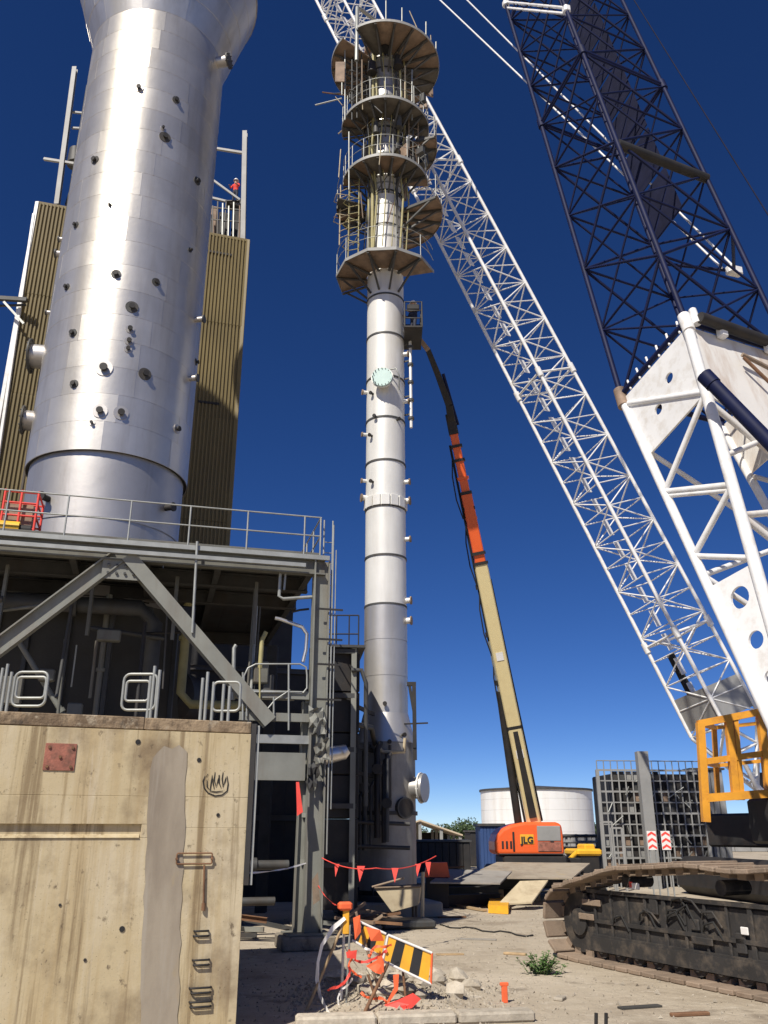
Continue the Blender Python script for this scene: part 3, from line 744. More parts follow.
# bracket sticking out at the left of the tower
post_px('side_bracket', -6, 298, 27, 300, 32.6, .22, 'mid_steel'); post_px('side_brace', 4, 302, 24, 324, 32.6, .12, 'galvanised')
post_px('side_bracket', -6, 306, 26, 305, 32.8, .10, 'mid_steel')
post_px('corner_post', 34, 214, -4, 470, 33.0, .14, 'white_paint')

# unseen stack added beyond the left edge to cast the shadow on the tower
sc_ = at(217, 407, 36.9); sh_ = V((math.sin(SUN_AZ), math.cos(SUN_AZ), 0)); q_ = sc_ - sh_ * 22.0; zq = sc_.z + 22.0 * math.tan(SUN_EL) - 1.2
es = thing('shadow_stack', 'unseen grey stack added beyond the left edge to shade the clad tower', 'stack', (q_.x, q_.y, 0))
for k in range(9):
    b = MB(); b.lathe((q_.x, q_.y, 0), [(1.5, zq * k / 9), (1.5, zq * (k + 1) / 9 - .04), (1.46, zq * (k + 1) / 9)], 32); b.build('shell_course', 'louvre_grey', es)
b = MB(); b.lathe((q_.x, q_.y, 0), [(1.5, zq - .3), (1.58, zq - .3), (1.58, zq), (1.3, zq), (1.3, zq - 1)], 32); b.build('top_ring', 'mid_steel', es)
b = MB(); b.lathe((q_.x, q_.y, 0), [(2.1, 0), (2.1, .6), (1.5, .6)], 32); b.build('base_ring', 'concrete_grey', es)

# ------------------------------------------------------------------ people (one continuous skinned body each)
def person(label, foot, face, shirt, pose_arm=0.0, helmet='white_paint'):
    foot = V(foot); t = thing('person', label, 'person', foot)
    fx = V((math.sin(face), -math.cos(face), 0)); rx = V((math.cos(face), math.sin(face), 0))
    def P(r, f, z): return foot + rx * r + fx * f + Z * z
    J = {'pel': (0, 0, .98, .15, .11), 'chest': (0, .0, 1.32, .17, .12), 'neck': (0, .01, 1.50, .06, .06), 'head': (0, .03, 1.62, .085, .10), 'crown': (0, .02, 1.72, .07, .085)}
    E_ = [('pel', 'chest'), ('chest', 'neck'), ('neck', 'head'), ('head', 'crown')]
    for s, q in ((-1, 'l'), (1, 'r')):
        J.update({'hip' + q: (s * .10, 0, .92, .095, .095), 'knee' + q: (s * .11, .03, .50, .062, .062), 'ank' + q: (s * .12, -.01, .09, .045, .045), 'toe' + q: (s * .13, .15, .04, .04, .035),
                  'sho' + q: (s * .19, 0, 1.43, .065, .065), 'elb' + q: (s * .27, .08 + pose_arm * .1, 1.16, .045, .045), 'wri' + q: (s * .22, .28 + pose_arm * .1, 1.06 + pose_arm, .034, .034), 'han' + q: (s * .20, .36 + pose_arm * .1, 1.05 + pose_arm, .035, .025)})
        E_ += [('pel', 'hip' + q), ('hip' + q, 'knee' + q), ('knee' + q, 'ank' + q), ('ank' + q, 'toe' + q), ('chest', 'sho' + q), ('sho' + q, 'elb' + q), ('elb' + q, 'wri' + q), ('wri' + q, 'han' + q)]
        for fi in range(4):
            nm = 'f%d%s' % (fi, q); J[nm] = (s * (.17 + .02 * fi), .43 - .01 * abs(fi - 1.5) + pose_arm * .1, 1.03 + pose_arm, .009, .009); E_.append(('han' + q, nm))
        nm = 'th' + q; J[nm] = (s * .14, .36 + pose_arm * .1, 1.04 + pose_arm, .010, .010); E_.append(('wri' + q, nm))
    ks = list(J); me = bpy.data.meshes.new('body'); me.from_pydata([P(*J[k][:3]) for k in ks], [(ks.index(a), ks.index(c)) for a, c in E_], [])
    o = put(bpy.data.objects.new('body', me), t)
    md = o.modifiers.new('skin', 'SKIN'); sk = me.skin_vertices
    if not sk:
        bm = bmesh.new(); bm.from_mesh(me); bm.verts.layers.skin.verify(); bm.to_mesh(me); bm.free(); sk = me.skin_vertices
    for i, k in enumerate(ks): sk[0].data[i].radius = J[k][3:5]; sk[0].data[i].use_root = (k == 'pel')
    sd = o.modifiers.new('sub', 'SUBSURF'); sd.levels = 1; sd.render_levels = 1
    dg = bpy.context.evaluated_depsgraph_get(); ev = o.evaluated_get(dg); me2 = bpy.data.meshes.new_from_object(ev); o.modifiers.clear(); o.data = me2
    for mm in (shirt, 'trouser_dark', 'skin'): me2.materials.append(MATS[mm])
    for p_ in me2.polygons:
        c = p_.center - foot; p_.use_smooth = True
        lr = c.dot(rx); ff = c.dot(fx)
        p_.material_index = 2 if (c.z > 1.49 or ff > .22 and c.z > .9) else (1 if c.z < 1.0 else 0)
    h = MB(); c = P(0, .02, 1.68); h.lathe(c, [(.155, -.01), (.13, -.005), (.125, .06), (.09, .11), (.0, .135)], 18); h.build('helmet', helmet, t)
    v = MB(); v.box(P(0, .105, 1.655), (.06, .02, .02), face); v.build('nose', 'skin', t)
    for s in (-1, 1):
        e = MB(); e.box(P(s * .035, .115, 1.668), (.022, .012, .012), face); e.build('eye', 'dark_steel', t)
    return t
ph = at(236.5, 179, 38.6)
pf = V((ph.x, 38.6, ph.z - 1.82))
st = thing('roof_stand', 'small steel stand on the tower roof carrying the worker', 'steel stand', (pf.x, 38.6, TZ))
b = MB(); b.box((pf.x, 38.6, pf.z - .03), (.9, .8, .05)); b.build('tread', 'mid_steel', st)
for dx in (-.4, .4):
    for dy in (-.35, .35): beam('leg', V((pf.x + dx, 38.6 + dy, TZ - .1)), V((pf.x + dx, 38.6 + dy, pf.z - .05)), .06, .06, 'mid_steel', st)
person('worker in red top and white helmet standing on the clad tower roof', pf, R(-20), 'shirt_red', .1)

# ================================================================== SLIM COLUMN
CX, CY = .06, 30.0
cl = thing('slim_column', 'tall slim pale distillation column with round platforms near its top', 'column', (CX, CY, 0))
def cz(y): return at(385, y, CY - .75).z       # height of a mark seen on the near side of the shell
RC = .755
marks = [293, 332, 375, 416, 459, 505, 554, 603]
zs = [cz(y) for y in marks]
ztop = 37.4
zlist = zs[::-1] + [zs[0] + 1.75 * k for k in range(1, 12) if zs[0] + 1.75 * k < ztop - .5] + [ztop]
for i in range(len(zlist) - 1):
    b = MB(); b.lathe((CX, CY, 0), [(RC, zlist[i] + .02), (RC, zlist[i + 1] - .02)], 40); b.build('shell_course', 'column_paint' if zlist[i] < 30 else 'column_metal', cl)
    b = MB(); b.lathe((CX, CY, 0), [(RC - .02, zlist[i] - .035), (RC + .028, zlist[i] - .035), (RC + .028, zlist[i] + .035), (RC - .02, zlist[i] + .035)], 40); b.build('girth_band', 'mid_steel', cl)
z603 = zlist[0]
zk0, zk1 = cz(742), cz(712)
n3 = 3
for i in range(n3):
    a, c = zk1 + (z603 - zk1) * i / n3, zk1 + (z603 - zk1) * (i + 1) / n3
    b = MB(); b.lathe((CX, CY, 0), [(RC + .015, a), (RC + .015, c - .015), (RC, c - .015), (RC, c)], 40); b.build('shell_course', 'column_metal', cl)
b = MB(); b.lathe((CX, CY, 0), [(1.02, zk0), (RC + .03, zk1)], 40); b.build('skirt_cone', 'column_metal', cl)
b = MB(); b.lathe((CX, CY, 0), [(1.0, .75), (1.0, zk0)], 40); b.build('skirt', 'skirt_silver', cl)
b = MB(); b.lathe((CX, CY, 0), [(1.0, .45), (1.22, .45), (1.22, .62), (1.0, .62)], 40); b.build('base_ring', 'mid_steel', cl)
b = MB(); b.lathe((CX, CY, 0), [(1.0, .6), (1.0, .76)], 40); b.build('skirt_foot', 'dark_steel', cl)
b = MB(); b.lathe((CX, CY, 0), [(1.02, 3.0), (1.06, 3.0), (1.06, 3.12), (1.02, 3.12)], 40); b.build('skirt_band', 'mid_steel', cl)
for k in range(12):
    t = R(30 * k + 8); c = V((CX + 1.1 * math.cos(t), CY + 1.1 * math.sin(t), .0))
    bar('anchor_bolt', c + Z * .4, c + Z * .85, .035, 'dark_steel', cl, 6)
b = MB(); b.box((CX, CY, .225), (2.9, 2.9, .449), R(15), .05); tag(b.build('column_footing', 'concrete_grey'), 'square concrete footing below the slim column', 'footing')
# access hole + fittings in the skirt
b = MB(); c = oncyl(404, 808, CX, CY, 1.0); n = V((c.x - CX, c.y - CY, 0)).normalized(); b.cyl(c - n * .1, c + n * .1, .33, n=24); b.build('skirt_opening_collar', 'mid_steel', cl)
b = MB(); b.cyl(c + n * .1, c + n * .104, .28, n=24); b.build('skirt_opening_cover', 'dark_steel', cl)
# big manway on the right of the skirt
nm = V((.92, -.38, 0)).normalized(); zc_ = at(417, 788, 29.6).z
s_ = stub(cl, V((CX, CY, zc_)) + nm * .98, nm, .34, .26, 'column_metal', 'column_paint', True)
bar('manway_cover', V((CX, CY, zc_)) + nm * 1.31, V((CX, CY, zc_)) + nm * 1.40, .46, 'column_metal', s_, 24)
# manway half-way up facing the viewer
c = oncyl(381, 382, CX, CY, RC); n = V((-.12, -1, 0)).normalized(); c = V((CX, CY, c.z)) + n * RC
s_ = stub(cl, c, n, .30, .30, 'column_paint', 'column_paint', False)
bar('manway_cover', c + n * .35, c + n * .42, .40, 'teal_paint', s_, 24)
for k in range(16):
    t = 2 * math.pi * k / 16; p = c + V((1, 0, 0)) * math.cos(t) * .36 + Z * math.sin(t) * .36; bar('flange_bolt', p + n * .3, p + n * .46, .02, 'mid_steel', s_, 6)
b = MB(); b.tube([c + V((.15, -.1, .45)), c + V((.5, -.35, .40)), c + V((.62, -.3, .1)), c + V((.62, 0, -.35))], .03, 8); b.build('davit', 'galvanised', cl)
# nozzles
for x, y, side, r in ((363, 395, -1, .09), (365, 437, -1, .08), (363, 483, -1, .08), (363, 500, -1, .13), (404, 357, 1, .11), (406, 404, 1, .1), (406, 484, 1, .10), (406, 503, 1, .13), (407, 541, 1, .10), (406, 602, 1, .12), (406, 622, 1, .13)):
    z = at(x, y, CY).z; n = V((side, -.25, 0)).normalized(); stub(cl, V((CX, CY, z)) + n * RC, n, r * .85, .16, 'column_paint', 'rust_pale')
for x, y in ((373, 394), (372, 436), (373, 482), (376, 417), (397, 420), (385, 704), (389, 742), (402, 735)):
    c = oncyl(x, y, CX, CY, RC if y < 712 else .95); n = V((c.x - CX, c.y - CY, 0)).normalized(); stub(cl, c, n, .05, .12, 'mid_steel', 'dark_steel')
# stiffener saddle
z = cz(500)
for k in range(7):
    t = R(-165 + 25 * k); p = V((CX + (RC + .01) * math.cos(t), CY + (RC + .01) * math.sin(t), z)); b = MB(); b.box(p + Z * .03, (.10, .30, .42), t, .01); b.build('lug_plate', 'column_paint', cl)
# pipes beside the shell
def cpipe(pts, r, m='mid_steel', name='side_pipe'):
    b = MB(); b.tube(pts, r, 10); return b.build(name, m, cl)
zp0, zp1 = at(403, 430, CY).z, at(403, 338, CY).z
cpipe([V((CX + 1.0, CY - .2, zp0)), V((CX + 1.0, CY - .2, zp1)), V((CX + .85, CY - .1, zp1 + .25)), V((CX + .6, CY, zp1 + .3))], .06, 'column_paint')
for k in range(5):
    p = V((CX + 1.0, CY - .2, zp0 + .4 + k * .8)); bar('pipe_flange', p - Z * .05, p + Z * .05, .12, 'mid_steel', cl, 10); beam('pipe_clip', p + Z * .2, p + V((-.35, .15, .2)), .04, .06, 'mid_steel', cl)
cpipe([V((CX - .55, CY - .72, at(375, 262, CY).z)), V((CX - .55, CY - .72, 36.8))], .07, 'olive_pipe')
cpipe([V((CX - .72, CY - .5, 25.2)), V((CX - .72, CY - .5, 33.0))], .05, 'olive_pipe')
cpipe([V((CX + .5, CY - .75, 26)), V((CX + .5, CY - .75, 36.5))], .05, 'mid_steel')
cpipe([V((CX + .85, CY - .4, 28)), V((CX + .85, CY - .4, 34.6)), V((CX + .5, CY - .2, 34.9))], .08, 'rust_pale')
# insulation hoops between the platforms
for z in [25.9 + .55 * k for k in range(20)]:
    b = MB(); b.lathe((CX, CY, 0), [(RC - .01, z), (RC + .022, z), (RC + .022, z + .07), (RC - .01, z + .07)], 36); b.build('insulation_hoop', 'galvanised', cl)
# head with overhead pipe
b = MB(); b.lathe((CX, CY, 0), [(RC, ztop), (RC * .9, ztop + .3), (RC * .6, ztop + .5), (.2, ztop + .58)], 32); b.build('top_head', 'column_metal', cl)
cpipe([V((CX, CY, ztop + .5)), V((CX, CY, ztop + .8)), V((CX - .4, CY - .4, ztop + 1.1)), V((CX - 1.1, CY - 1.1, ztop + 1.0)), V((CX - 1.3, CY - 1.3, ztop + .9)), V((CX - 1.3, CY - 1.3, 35))], .09, 'galvanised', 'overhead_pipe')
b = MB(); b.lathe((CX, CY, 0), [(RC, 36.7), (RC + .25, 36.7), (RC + .25, 37.0), (RC, 37.0)], 36); b.build('top_flange', 'brown_plate', cl)
# platforms
def platform(z, r0, r1, segs, plate_m, rail_skip=(), seg=20, rim='mid_steel', rails=True, brackets=True):
    for a in segs:
        a0, a1 = R(a), R(a + seg); m = MB(); k = 1 if seg > 30 else 3
        pts_i = [V((CX + r0 * math.cos(a0 + (a1 - a0) * i / k), CY + r0 * math.sin(a0 + (a1 - a0) * i / k), z)) for i in range(k + 1)]
        pts_o = [V((CX + r1 * math.cos(a0 + (a1 - a0) * i / k), CY + r1 * math.sin(a0 + (a1 - a0) * i / k), z)) for i in range(k + 1)]
        m.prism(pts_i + pts_o[::-1], Z * .05); fix(m.build('deck_plate', plate_m if rng.random() < .6 else rng.choice(['brown_plate', 'deck_grey', plate_m]), cl))
        m = MB(); m.lathe((CX, CY, 0), [(r1 + .01, z - .04), (r1 + .03, z - .04), (r1 + .03, z + .10), (r1 + .01, z + .10), (r1 + .01, z - .04)], 1 if seg > 30 else 4, a0, a1, False); m.build('rim', rim, cl)
        po = V((CX + r1 * math.cos(a0), CY + r1 * math.sin(a0), z)); pi = V((CX + RC * math.cos(a0), CY + RC * math.sin(a0), z))
        if brackets:
            beam('bracket', pi - Z * .06, po - Z * .06, .10, .12, 'mid_steel', cl, 'L'); beam('bracket_strut', pi - Z * 1.0, pi.lerp(po, .85) - Z * .1, .07, .07, 'mid_steel', cl)
        if rails and a not in rail_skip:
            bar('rail_post', po + Z * .0, po + Z * 1.12, .020, 'galvanised', cl, 6)
            for dz in (.6, 1.12):
                m = MB(); m.tube([V((CX + r1 * math.cos(a0 + (a1 - a0) * i / 3), CY + r1 * math.sin(a0 + (a1 - a0) * i / 3), z + dz)) for i in range(4)], .014, 6); m.build('hand_rail', 'galvanised', cl)
zA, zB, zC2, zD2 = at(385, 249, 28.0).z, at(385, 155, 28.15).z, at(385, 97, 28.05).z, at(385, 21, 27.5).z
platform(zA, .8, 2.05, range(-206, -30, 32), 'brown_plate', seg=32, rim='louvre_grey')
platform(zB, .8, 1.85, range(-180, 0, 20), 'deck_grey', rim='louvre_grey')
platform(zB - 1.6, .8, 2.45, range(-30, 90, 20), 'brown_plate', rim='rust_pale')
platform(zB - 1.3, .9, 2.1, range(140, 200, 20), 'mid_steel')
platform(zC2, .8, 1.95, range(-190, 0, 20), 'deck_grey', rim='louvre_grey')
platform(zC2 - 1.0, .8, 2.3, range(-20, 60, 20), 'brown_plate', rim='rust_pale')
platform(zD2, .8, 2.5, [a for a in range(-180, 180, 20) if a not in (-140,)], 'brown_plate', rim='louvre_grey', rails=False)
# hanging screens and ladders between the platforms
for (x, y0, y1, Yd, m) in ((340, 62, 82, 28.8, 'brown_plate'), (425, 52, 74, 30.4, 'brown_plate'), (428, 75, 96, 31.5, 'brown_plate')):
    a = at(x - 5, y1, Yd); c = at(x + 5, y0, Yd); b = MB(); b.box((a + c) / 2, (c.x - a.x, .05, c.z - a.z), rng.uniform(-.4, .4), .01); b.build('wind_screen', m, cl)
def ladder(p0, p1, w, dirx, m='olive_pipe', cage=True):
    p0, p1, dx = V(p0), V(p1), V(dirx).normalized(); out = V((dx.y, -dx.x, 0))
    for s in (-1, 1): bar('ladder_stile', p0 + dx * s * w / 2, p1 + dx * s * w / 2, .03, m, cl, 6)
    nn = int((p1 - p0).length / .35)
    for k in range(1, nn): 
        q = p0.lerp(p1, k / nn); bar('rung', q - dx * w / 2, q + dx * w / 2, .018, m, cl, 6)
    if cage:
        for k in range(1, nn // 3):
            q = p0.lerp(p1, (3 * k) / nn); b = MB(); b.tube([q - dx * w / 2, q - dx * .38 + out * .3, q + out * .65, q + dx * .38 + out * .3, q + dx * w / 2], .02, 6); b.build('cage_hoop', m, cl)
ladder((CX - 1.35, CY - .5, zA), (CX - 1.35, CY - .5, zB), .45, (1, -.3, 0))
ladder((CX - 1.75, CY - .2, zA + 1.7), (CX - 1.75, CY - .2, zB), .5, (1, -.6, 0), 'beige_bin')
ladder((CX + 1.25, CY - .6, zB), (CX + 1.25, CY - .6, zC2), .45, (1, .4, 0), 'rust_pale')
ladder((CX - 1.3, CY - .7, zC2), (CX - 1.3, CY - .7, zD2), .45, (1, -.5, 0), 'mid_steel')
for x, y0, y1, Yd in ((345, 38, 120, 29), (352, 60, 120, 28.8), (357, 45, 118, 28.7), (362, 60, 105, 28.6), (412, 70, 120, 29), (405, 66, 100, 29), (409, 135, 165, 29), (413, 130, 170, 29.2), (342, 62, 95, 29.4), (349, 132, 190, 29)):
    bar('riser_pipe', at(x, y1, Yd), at(x, y0, Yd), .035, rng.choice(['galvanised', 'mid_steel', 'beige_bin', 'rust_pale']), cl, 6)
for k, (x, y) in enumerate(((386, 1), (402, 8), (426, 22), (436, 42))):
    Yd = 28.2 + k * .6; bar('mast_pole', at(x, y + 24, Yd), at(x, y, Yd), .035, 'galvanised', cl, 6)
for x, y, Yd, r in ((398, 62, 29.0, .2), (372, 68, 29.0, .22), (385, 45, 28.9, .25), (399, 122, 28.9, .14), (376, 128, 28.9, .13), (421, 145, 30, .3), (424, 160, 30, .22)):
    p = at(x, y, Yd); b = MB(); b.cyl(p - Z * .3, p + Z * .3, r, r * .8, n=12); b.build('valve_body', rng.choice(['mid_steel', 'dark_steel', 'galvanised']), cl)
# loose scaffold tubes, cable trays and slung hoses about the platforms
r5 = random.Random(55)
for k in range(34):
    t = R(r5.uniform(-200, 20)); rr_ = r5.uniform(1.0, 2.3); z = r5.uniform(25.5, 38.5); p = V((CX + rr_ * math.cos(t), CY + rr_ * math.sin(t), z))
    e = p + V((r5.uniform(-.6, .6), r5.uniform(-.4, .4), r5.uniform(.4, 2.2))) if k % 3 else p + V((r5.uniform(-1.5, 1.5), r5.uniform(-.6, .6), r5.uniform(-.15, .15)))
    bar('scaffold_tube', p, e, r5.uniform(.018, .035), r5.choice(['galvanised', 'mid_steel', 'rust', 'beige_bin', 'rust_pale']), cl, 6)
for k in range(16):
    t = R(r5.uniform(-190, 10)); rr_ = r5.uniform(1.0, 2.0); z = r5.choice([zA, zB, zC2, zD2]) + r5.uniform(.1, 1.2); p = V((CX + rr_ * math.cos(t), CY + rr_ * math.sin(t), z))
    b = MB(); b.box(p, (r5.uniform(.15, .5), r5.uniform(.1, .3), r5.uniform(.2, .7)), t, .02); b.build('instrument_box', r5.choice(['dark_steel', 'mid_steel', 'brown_plate', 'beige_bin']), cl)
for k in range(7):
    t = R(-170 + 24 * k); p = V((CX + .95 * math.cos(t), CY + .95 * math.sin(t), 25.2)); cpipe([p, p + V((.15, -.05, 2.6)), p + V((-.1, -.1, 5.2)), p + V((.12, -.02, 8.4)), p + V((0, 0, 11.0))], r5.uniform(.02, .05), r5.choice(['mid_steel', 'dark_steel', 'olive_pipe']), 'slung_hose')
# dark bracket frame on the right of the skirt
for a, c, w in (((409, 683), (414, 712), .10), ((414, 685), (415, 760), .13), ((407, 684), (416, 684), .13), ((404, 724), (428, 723), .05), ((413, 745), (416, 745), .2)):
    beam('pipe_support', at(*a, 29.4), at(*c, 29.4), w, w, 'dark_steel', cl)
cpipe([at(376, 745, 28.7), at(383, 752, 28.7), at(392, 752, 28.7), at(404, 752, 28.7), at(405, 738, 28.7)], .06, 'beige_bin')
for x in (377, 390): cpipe([at(x, 800, 28.85), at(x, 745, 28.85)], .05, 'mid_steel')

# pipework and valves crowding the skirt
r4 = random.Random(44)
for k in range(6):
    x = 360 + k * 5.6 + r4.uniform(-2, 2); y0, y1 = r4.uniform(835, 862), r4.uniform(745, 805); Yd = r4.uniform(28.2, 28.8)
    a, c = at(x, y0, Yd), at(x, y1, Yd); cpipe([a, c, c + V((.1, .15, .18)), V((CX + (c.x - CX) * .8, CY - .8, c.z + .2))], r4.uniform(.04, .10), r4.choice(['dark_steel', 'mid_steel', 'mid_steel']))
    if k % 2: p = a.lerp(c, r4.uniform(.2, .8)); b = MB(); b.cyl(p - Z * .14, p + Z * .14, .17, n=12); b.build('valve_body', 'mid_steel', cl); b = MB(); b.cyl(p + V((0, -.3, 0)), p + V((0, -.27, 0)), .16, n=14); b.build('hand_wheel', 'dark_steel', cl); bar('valve_stem', p, p + V((0, -.28, 0)), .03, 'dark_steel', cl, 6)
for y in (822, 846): cpipe([at(352, y, 28.3), at(410, y + 2, 28.3)], .06, 'mid_steel')

# ================================================================== DARK EQUIPMENT TOWER left of the column
et = thing('equipment_tower', 'dark boxy equipment tower with small top rail beside the slim column', 'equipment tower', (-1.55, 27.5, 0))
za = at(340, 652, 26.5).z
for i in range(6):
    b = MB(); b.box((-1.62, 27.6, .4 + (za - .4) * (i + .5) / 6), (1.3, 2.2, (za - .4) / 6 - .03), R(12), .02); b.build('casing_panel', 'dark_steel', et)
for dx, dy in ((-.7, -1.0), (.62, -.95), (-.7, 1), (.62, 1)):
    beam('post', V((-1.55 + dx, 27.4 + dy, 0)), V((-1.55 + dx, 27.4 + dy, za + .1)), .16, .16, 'mid_steel' if dx < 0 else 'grey_paint', et, 'I')
for z in (1.6, 3.2, 4.8, 6.4, za): 
    beam('girt', V((-2.3, 26.32, z)), V((-.9, 26.42, z)), .10, .14, 'mid_steel', et); beam('girt', V((-.88, 26.4, z)), V((-.88, 28.4, z)), .10, .14, 'mid_steel', et)
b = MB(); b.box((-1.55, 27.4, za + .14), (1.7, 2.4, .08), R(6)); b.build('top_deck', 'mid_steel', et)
for x in (-2.3, -1.9, -1.5, -1.1, -.8): bar('rail_post', V((x, 26.4, za + .15)), V((x, 26.4, za + 1.15)), .022, 'dark_steel', et, 6)
for z in (.55, 1.15): bar('rail', V((-2.3, 26.4, za + z)), V((-.8, 26.4, za + z)), .022, 'dark_steel', et, 6)
b = MB(); b.tube([V((-1.0, 26.3, za - .6)), V((-.7, 26.3, za - .6)), V((-.55, 26.4, za - 1.0)), V((-.55, 26.6, 3.2))], .07, 8); b.build('downpipe', 'mid_steel', et)
b = MB(); b.tube([V((-.9, 26.9, 5.6)), V((-.4, 27.8, 5.6)), V((-.3, 28.8, 5.2))], .09, 8); b.build('link_pipe', 'mid_steel', et)
for z in (4.2, 5.0, 6.2): beam('link_beam', V((-.9, 27.2, z)), V((-.35, 29.2, z)), .08, .12, 'dark_steel', et)
# bent silver duct piece hanging at its front
b = MB(); b.cyl(at(318, 757, 24.5), at(345, 752, 24.7), .26, .20, n=16, caps=False); b.cyl(at(343, 752, 24.6), at(348, 749, 24.6), .2, .13, n=16)
tag(b.build('broken_duct', 'silver_duct'), 'broken silver duct piece between the steel leg and the dark tower', 'duct')

# ================================================================== LATTICE BOOMS
def lattice(root, A, B, c4A, c4B, nb, rc, rb, m, mb=None, joints=(), name='boom'):
    """four chords from corners c4A to c4B, zig-zag braces on four faces"""
    mb = mb or m
    for a, c in zip(c4A, c4B): bar(name + '_chord', a, c, rc, m, root, 10)
    for f in range(4):
        i, j = f, (f + 1) % 4
        for k in range(nb):
            t0, t1 = k / nb, (k + 1) / nb
            p0, p1 = c4A[i].lerp(c4B[i], t0), c4A[i].lerp(c4B[i], t1); q0, q1 = c4A[j].lerp(c4B[j], t0), c4A[j].lerp(c4B[j], t1)
            bar(name + '_brace', *((p0, q1) if (k + f) % 2 else (q0, p1)), rb, mb, root, 6)
            if True: bar(name + '_strut', p1, q1, rb * .85, mb, root, 6)
    for t in joints:
        for f in range(4):
            i, j = f, (f + 1) % 4
            bar(name + '_joint_bar', c4A[i].lerp(c4B[i], t), c4A[j].lerp(c4B[j], t), rb * 1.7, m, root, 8)
        for i in range(4):
            p = c4A[i].lerp(c4B[i], t); d = (c4B[i] - c4A[i]).normalized(); bar(name + '_pin_lug', p - d * .22, p + d * .22, rc * 1.7, m, root, 8)
def corners(P, d, hw, rot=0.0):
    v = (P - CP).normalized(); w = (v - d * v.dot(d)).normalized(); s = d.cross(w).normalized()
    if rot: w, s = w * math.cos(rot) + s * math.sin(rot), s * math.cos(rot) - w * math.sin(rot)
    return [P - w * hw, P + s * hw, P + w * hw, P - s * hw]

# ------------------------------------------------------------------ far crane with white boom
YB = 34.6
k1 = thing('white_boom_crane', 'crawler crane with long white lattice boom rising behind the slim column', 'crane', (13.5, YB, 0))
pb0 = at(724, 724, YB); pbT = at((316 + 372) / 2, 0, YB); d1 = (pbT - pb0).normalized()
L1 = (pbT - pb0).length; pb1 = pbT + d1 * 9.0
hw1 = 1.37
cA, cB = corners(pb0, d1, hw1), None
sh = [c - pb0 for c in cA]; cB = [pb1 + s for s in sh]
nb1 = 48
lattice(k1, pb0, pb1, cA, cB, nb1, .080, .032, 'white_paint', joints=(.075, .32, .57, .82), name='boom')
for k in range(nb1):     # walkway panels and rope guides inside the boom
    t = (k + .5) / nb1; p = (cA[1].lerp(cB[1], t) * .35 + cA[2].lerp(cB[2], t) * .35 + cA[0].lerp(cB[0], t) * .3)
    beam('boom_walkway', p - d1 * .36, p + d1 * .36, .40, .04, 'white_paint', k1, 'box', up=(.5, -.6, .3))
# butt section
ft = at(768, 808, YB); hinge = [ft + V((-.25, -.55, 0)), ft + V((.25, -.4, 0)), ft + V((.25, .55, 0)), ft + V((-.25, .4, 0))]
lattice(k1, ft, pb0, hinge, [c - d1 * .02 for c in cA], 3, .09, .05, 'white_paint', name='butt')
for f in (0, 3):
    i, j = f, (f + 1) % 4; q = [cA[i].lerp(cB[i], .004), cA[j].lerp(cB[j], .004), cA[j].lerp(cB[j], .03), cA[i].lerp(cB[i], .03)]
    b = MB(); nn = (q[1] - q[0]).cross(q[3] - q[0]).normalized(); b.prism(q, nn * .03); fix(b.build('butt_plate', 'louvre_grey', k1))
b = MB(); pts = [cA[2].lerp(cB[2], t).lerp(cA[1].lerp(cB[1], t), .45) for t in [.012 + .0035 * k for k in range(16)]]
b.tube(pts, .17, 8); b.build('cable_chain', 'black_rubber', k1)
# body of the far crane
bx = at(752, 830, YB)
b = MB(); b.box((16.9, YB + 1.6, 2.55), (3.6, 7.0, 1.3), R(30), .08); b.build('upper_frame', 'dark_steel', k1)
b = MB(); b.box((18.4, YB + 2.5, 4.0), (2.2, 5.0, 1.8), R(30), .1); b.build('engine_house', 'mid_steel', k1)
for s in (-1, 1):
    b = MB(); b.box((16.9 + s * 3.0, YB + 1.5, .75), (1.2, 9.0, 1.5), R(8), .35); b.build('track', 'dark_steel', k1)
b = MB(); b.cyl((16.9, YB + 1.5, 1.2), (16.9, YB + 1.5, 1.95), 1.5, n=28); b.build('slew_ring', 'dark_steel', k1)
for x in (ft.x - .3, ft.x + .4):
    beam('boom_hinge', V((x, YB - .3, 2.8)), V((x, YB - .3, ft.z + .2)), .2, .6, 'dark_steel', k1)
for k in range(5): beam('grille_bar', V((14.6 + k * .3, YB - 2.2, .9)), V((14.6 + k * .3, YB - 2.2, 2.2)), .07, .07, 'galvanised', k1)

# ------------------------------------------------------------------ near crane with navy mast
d2 = ray(312, -655).normalized()
rC, rL = ray(687, 325), ray(622, 399)
kC = 16.4 / rC.y
Cc = CP + rC * kC; Lc = CP + rL * (kC * rC.dot(d2) / rL.dot(d2))
yR = 358.0; rR = ray(621 + .477 * yR, yR); Rc = CP + rR * (kC * rC.dot(d2) / rR.dot(d2)); Fc = Lc + Rc - Cc
M0 = (Lc + Rc) / 2
k2 = thing('navy_mast_crane', 'near crawler crane with navy lattice mast, white foot section and dusty black tracks', 'crane', (8.8, 15.5, 0))
iL, iR = 3, 1
mA = [Cc, Rc, Fc, Lc]; LM = 30.0; mB = [c + d2 * LM for c in mA]
nb2 = 12
lattice(k2, M0, None, mA, mB, nb2, .070, .042, 'navy_paint', joints=(0.004, .42), name='mast')
for f in range(4):      # second diagonals make the crossed faces
    i, j = f, (f + 1) % 4
    for k in range(0, nb2):
        t0, t1 = k / nb2, (k + 1) / nb2
        p0, p1 = mA[i].lerp(mB[i], t0), mA[i].lerp(mB[i], t1); q0, q1 = mA[j].lerp(mB[j], t0), mA[j].lerp(mB[j], t1)
        if True: bar('mast_brace', *((q0, p1) if (k + f) % 2 else (p0, q1)), .032, 'navy_paint', k2, 6)
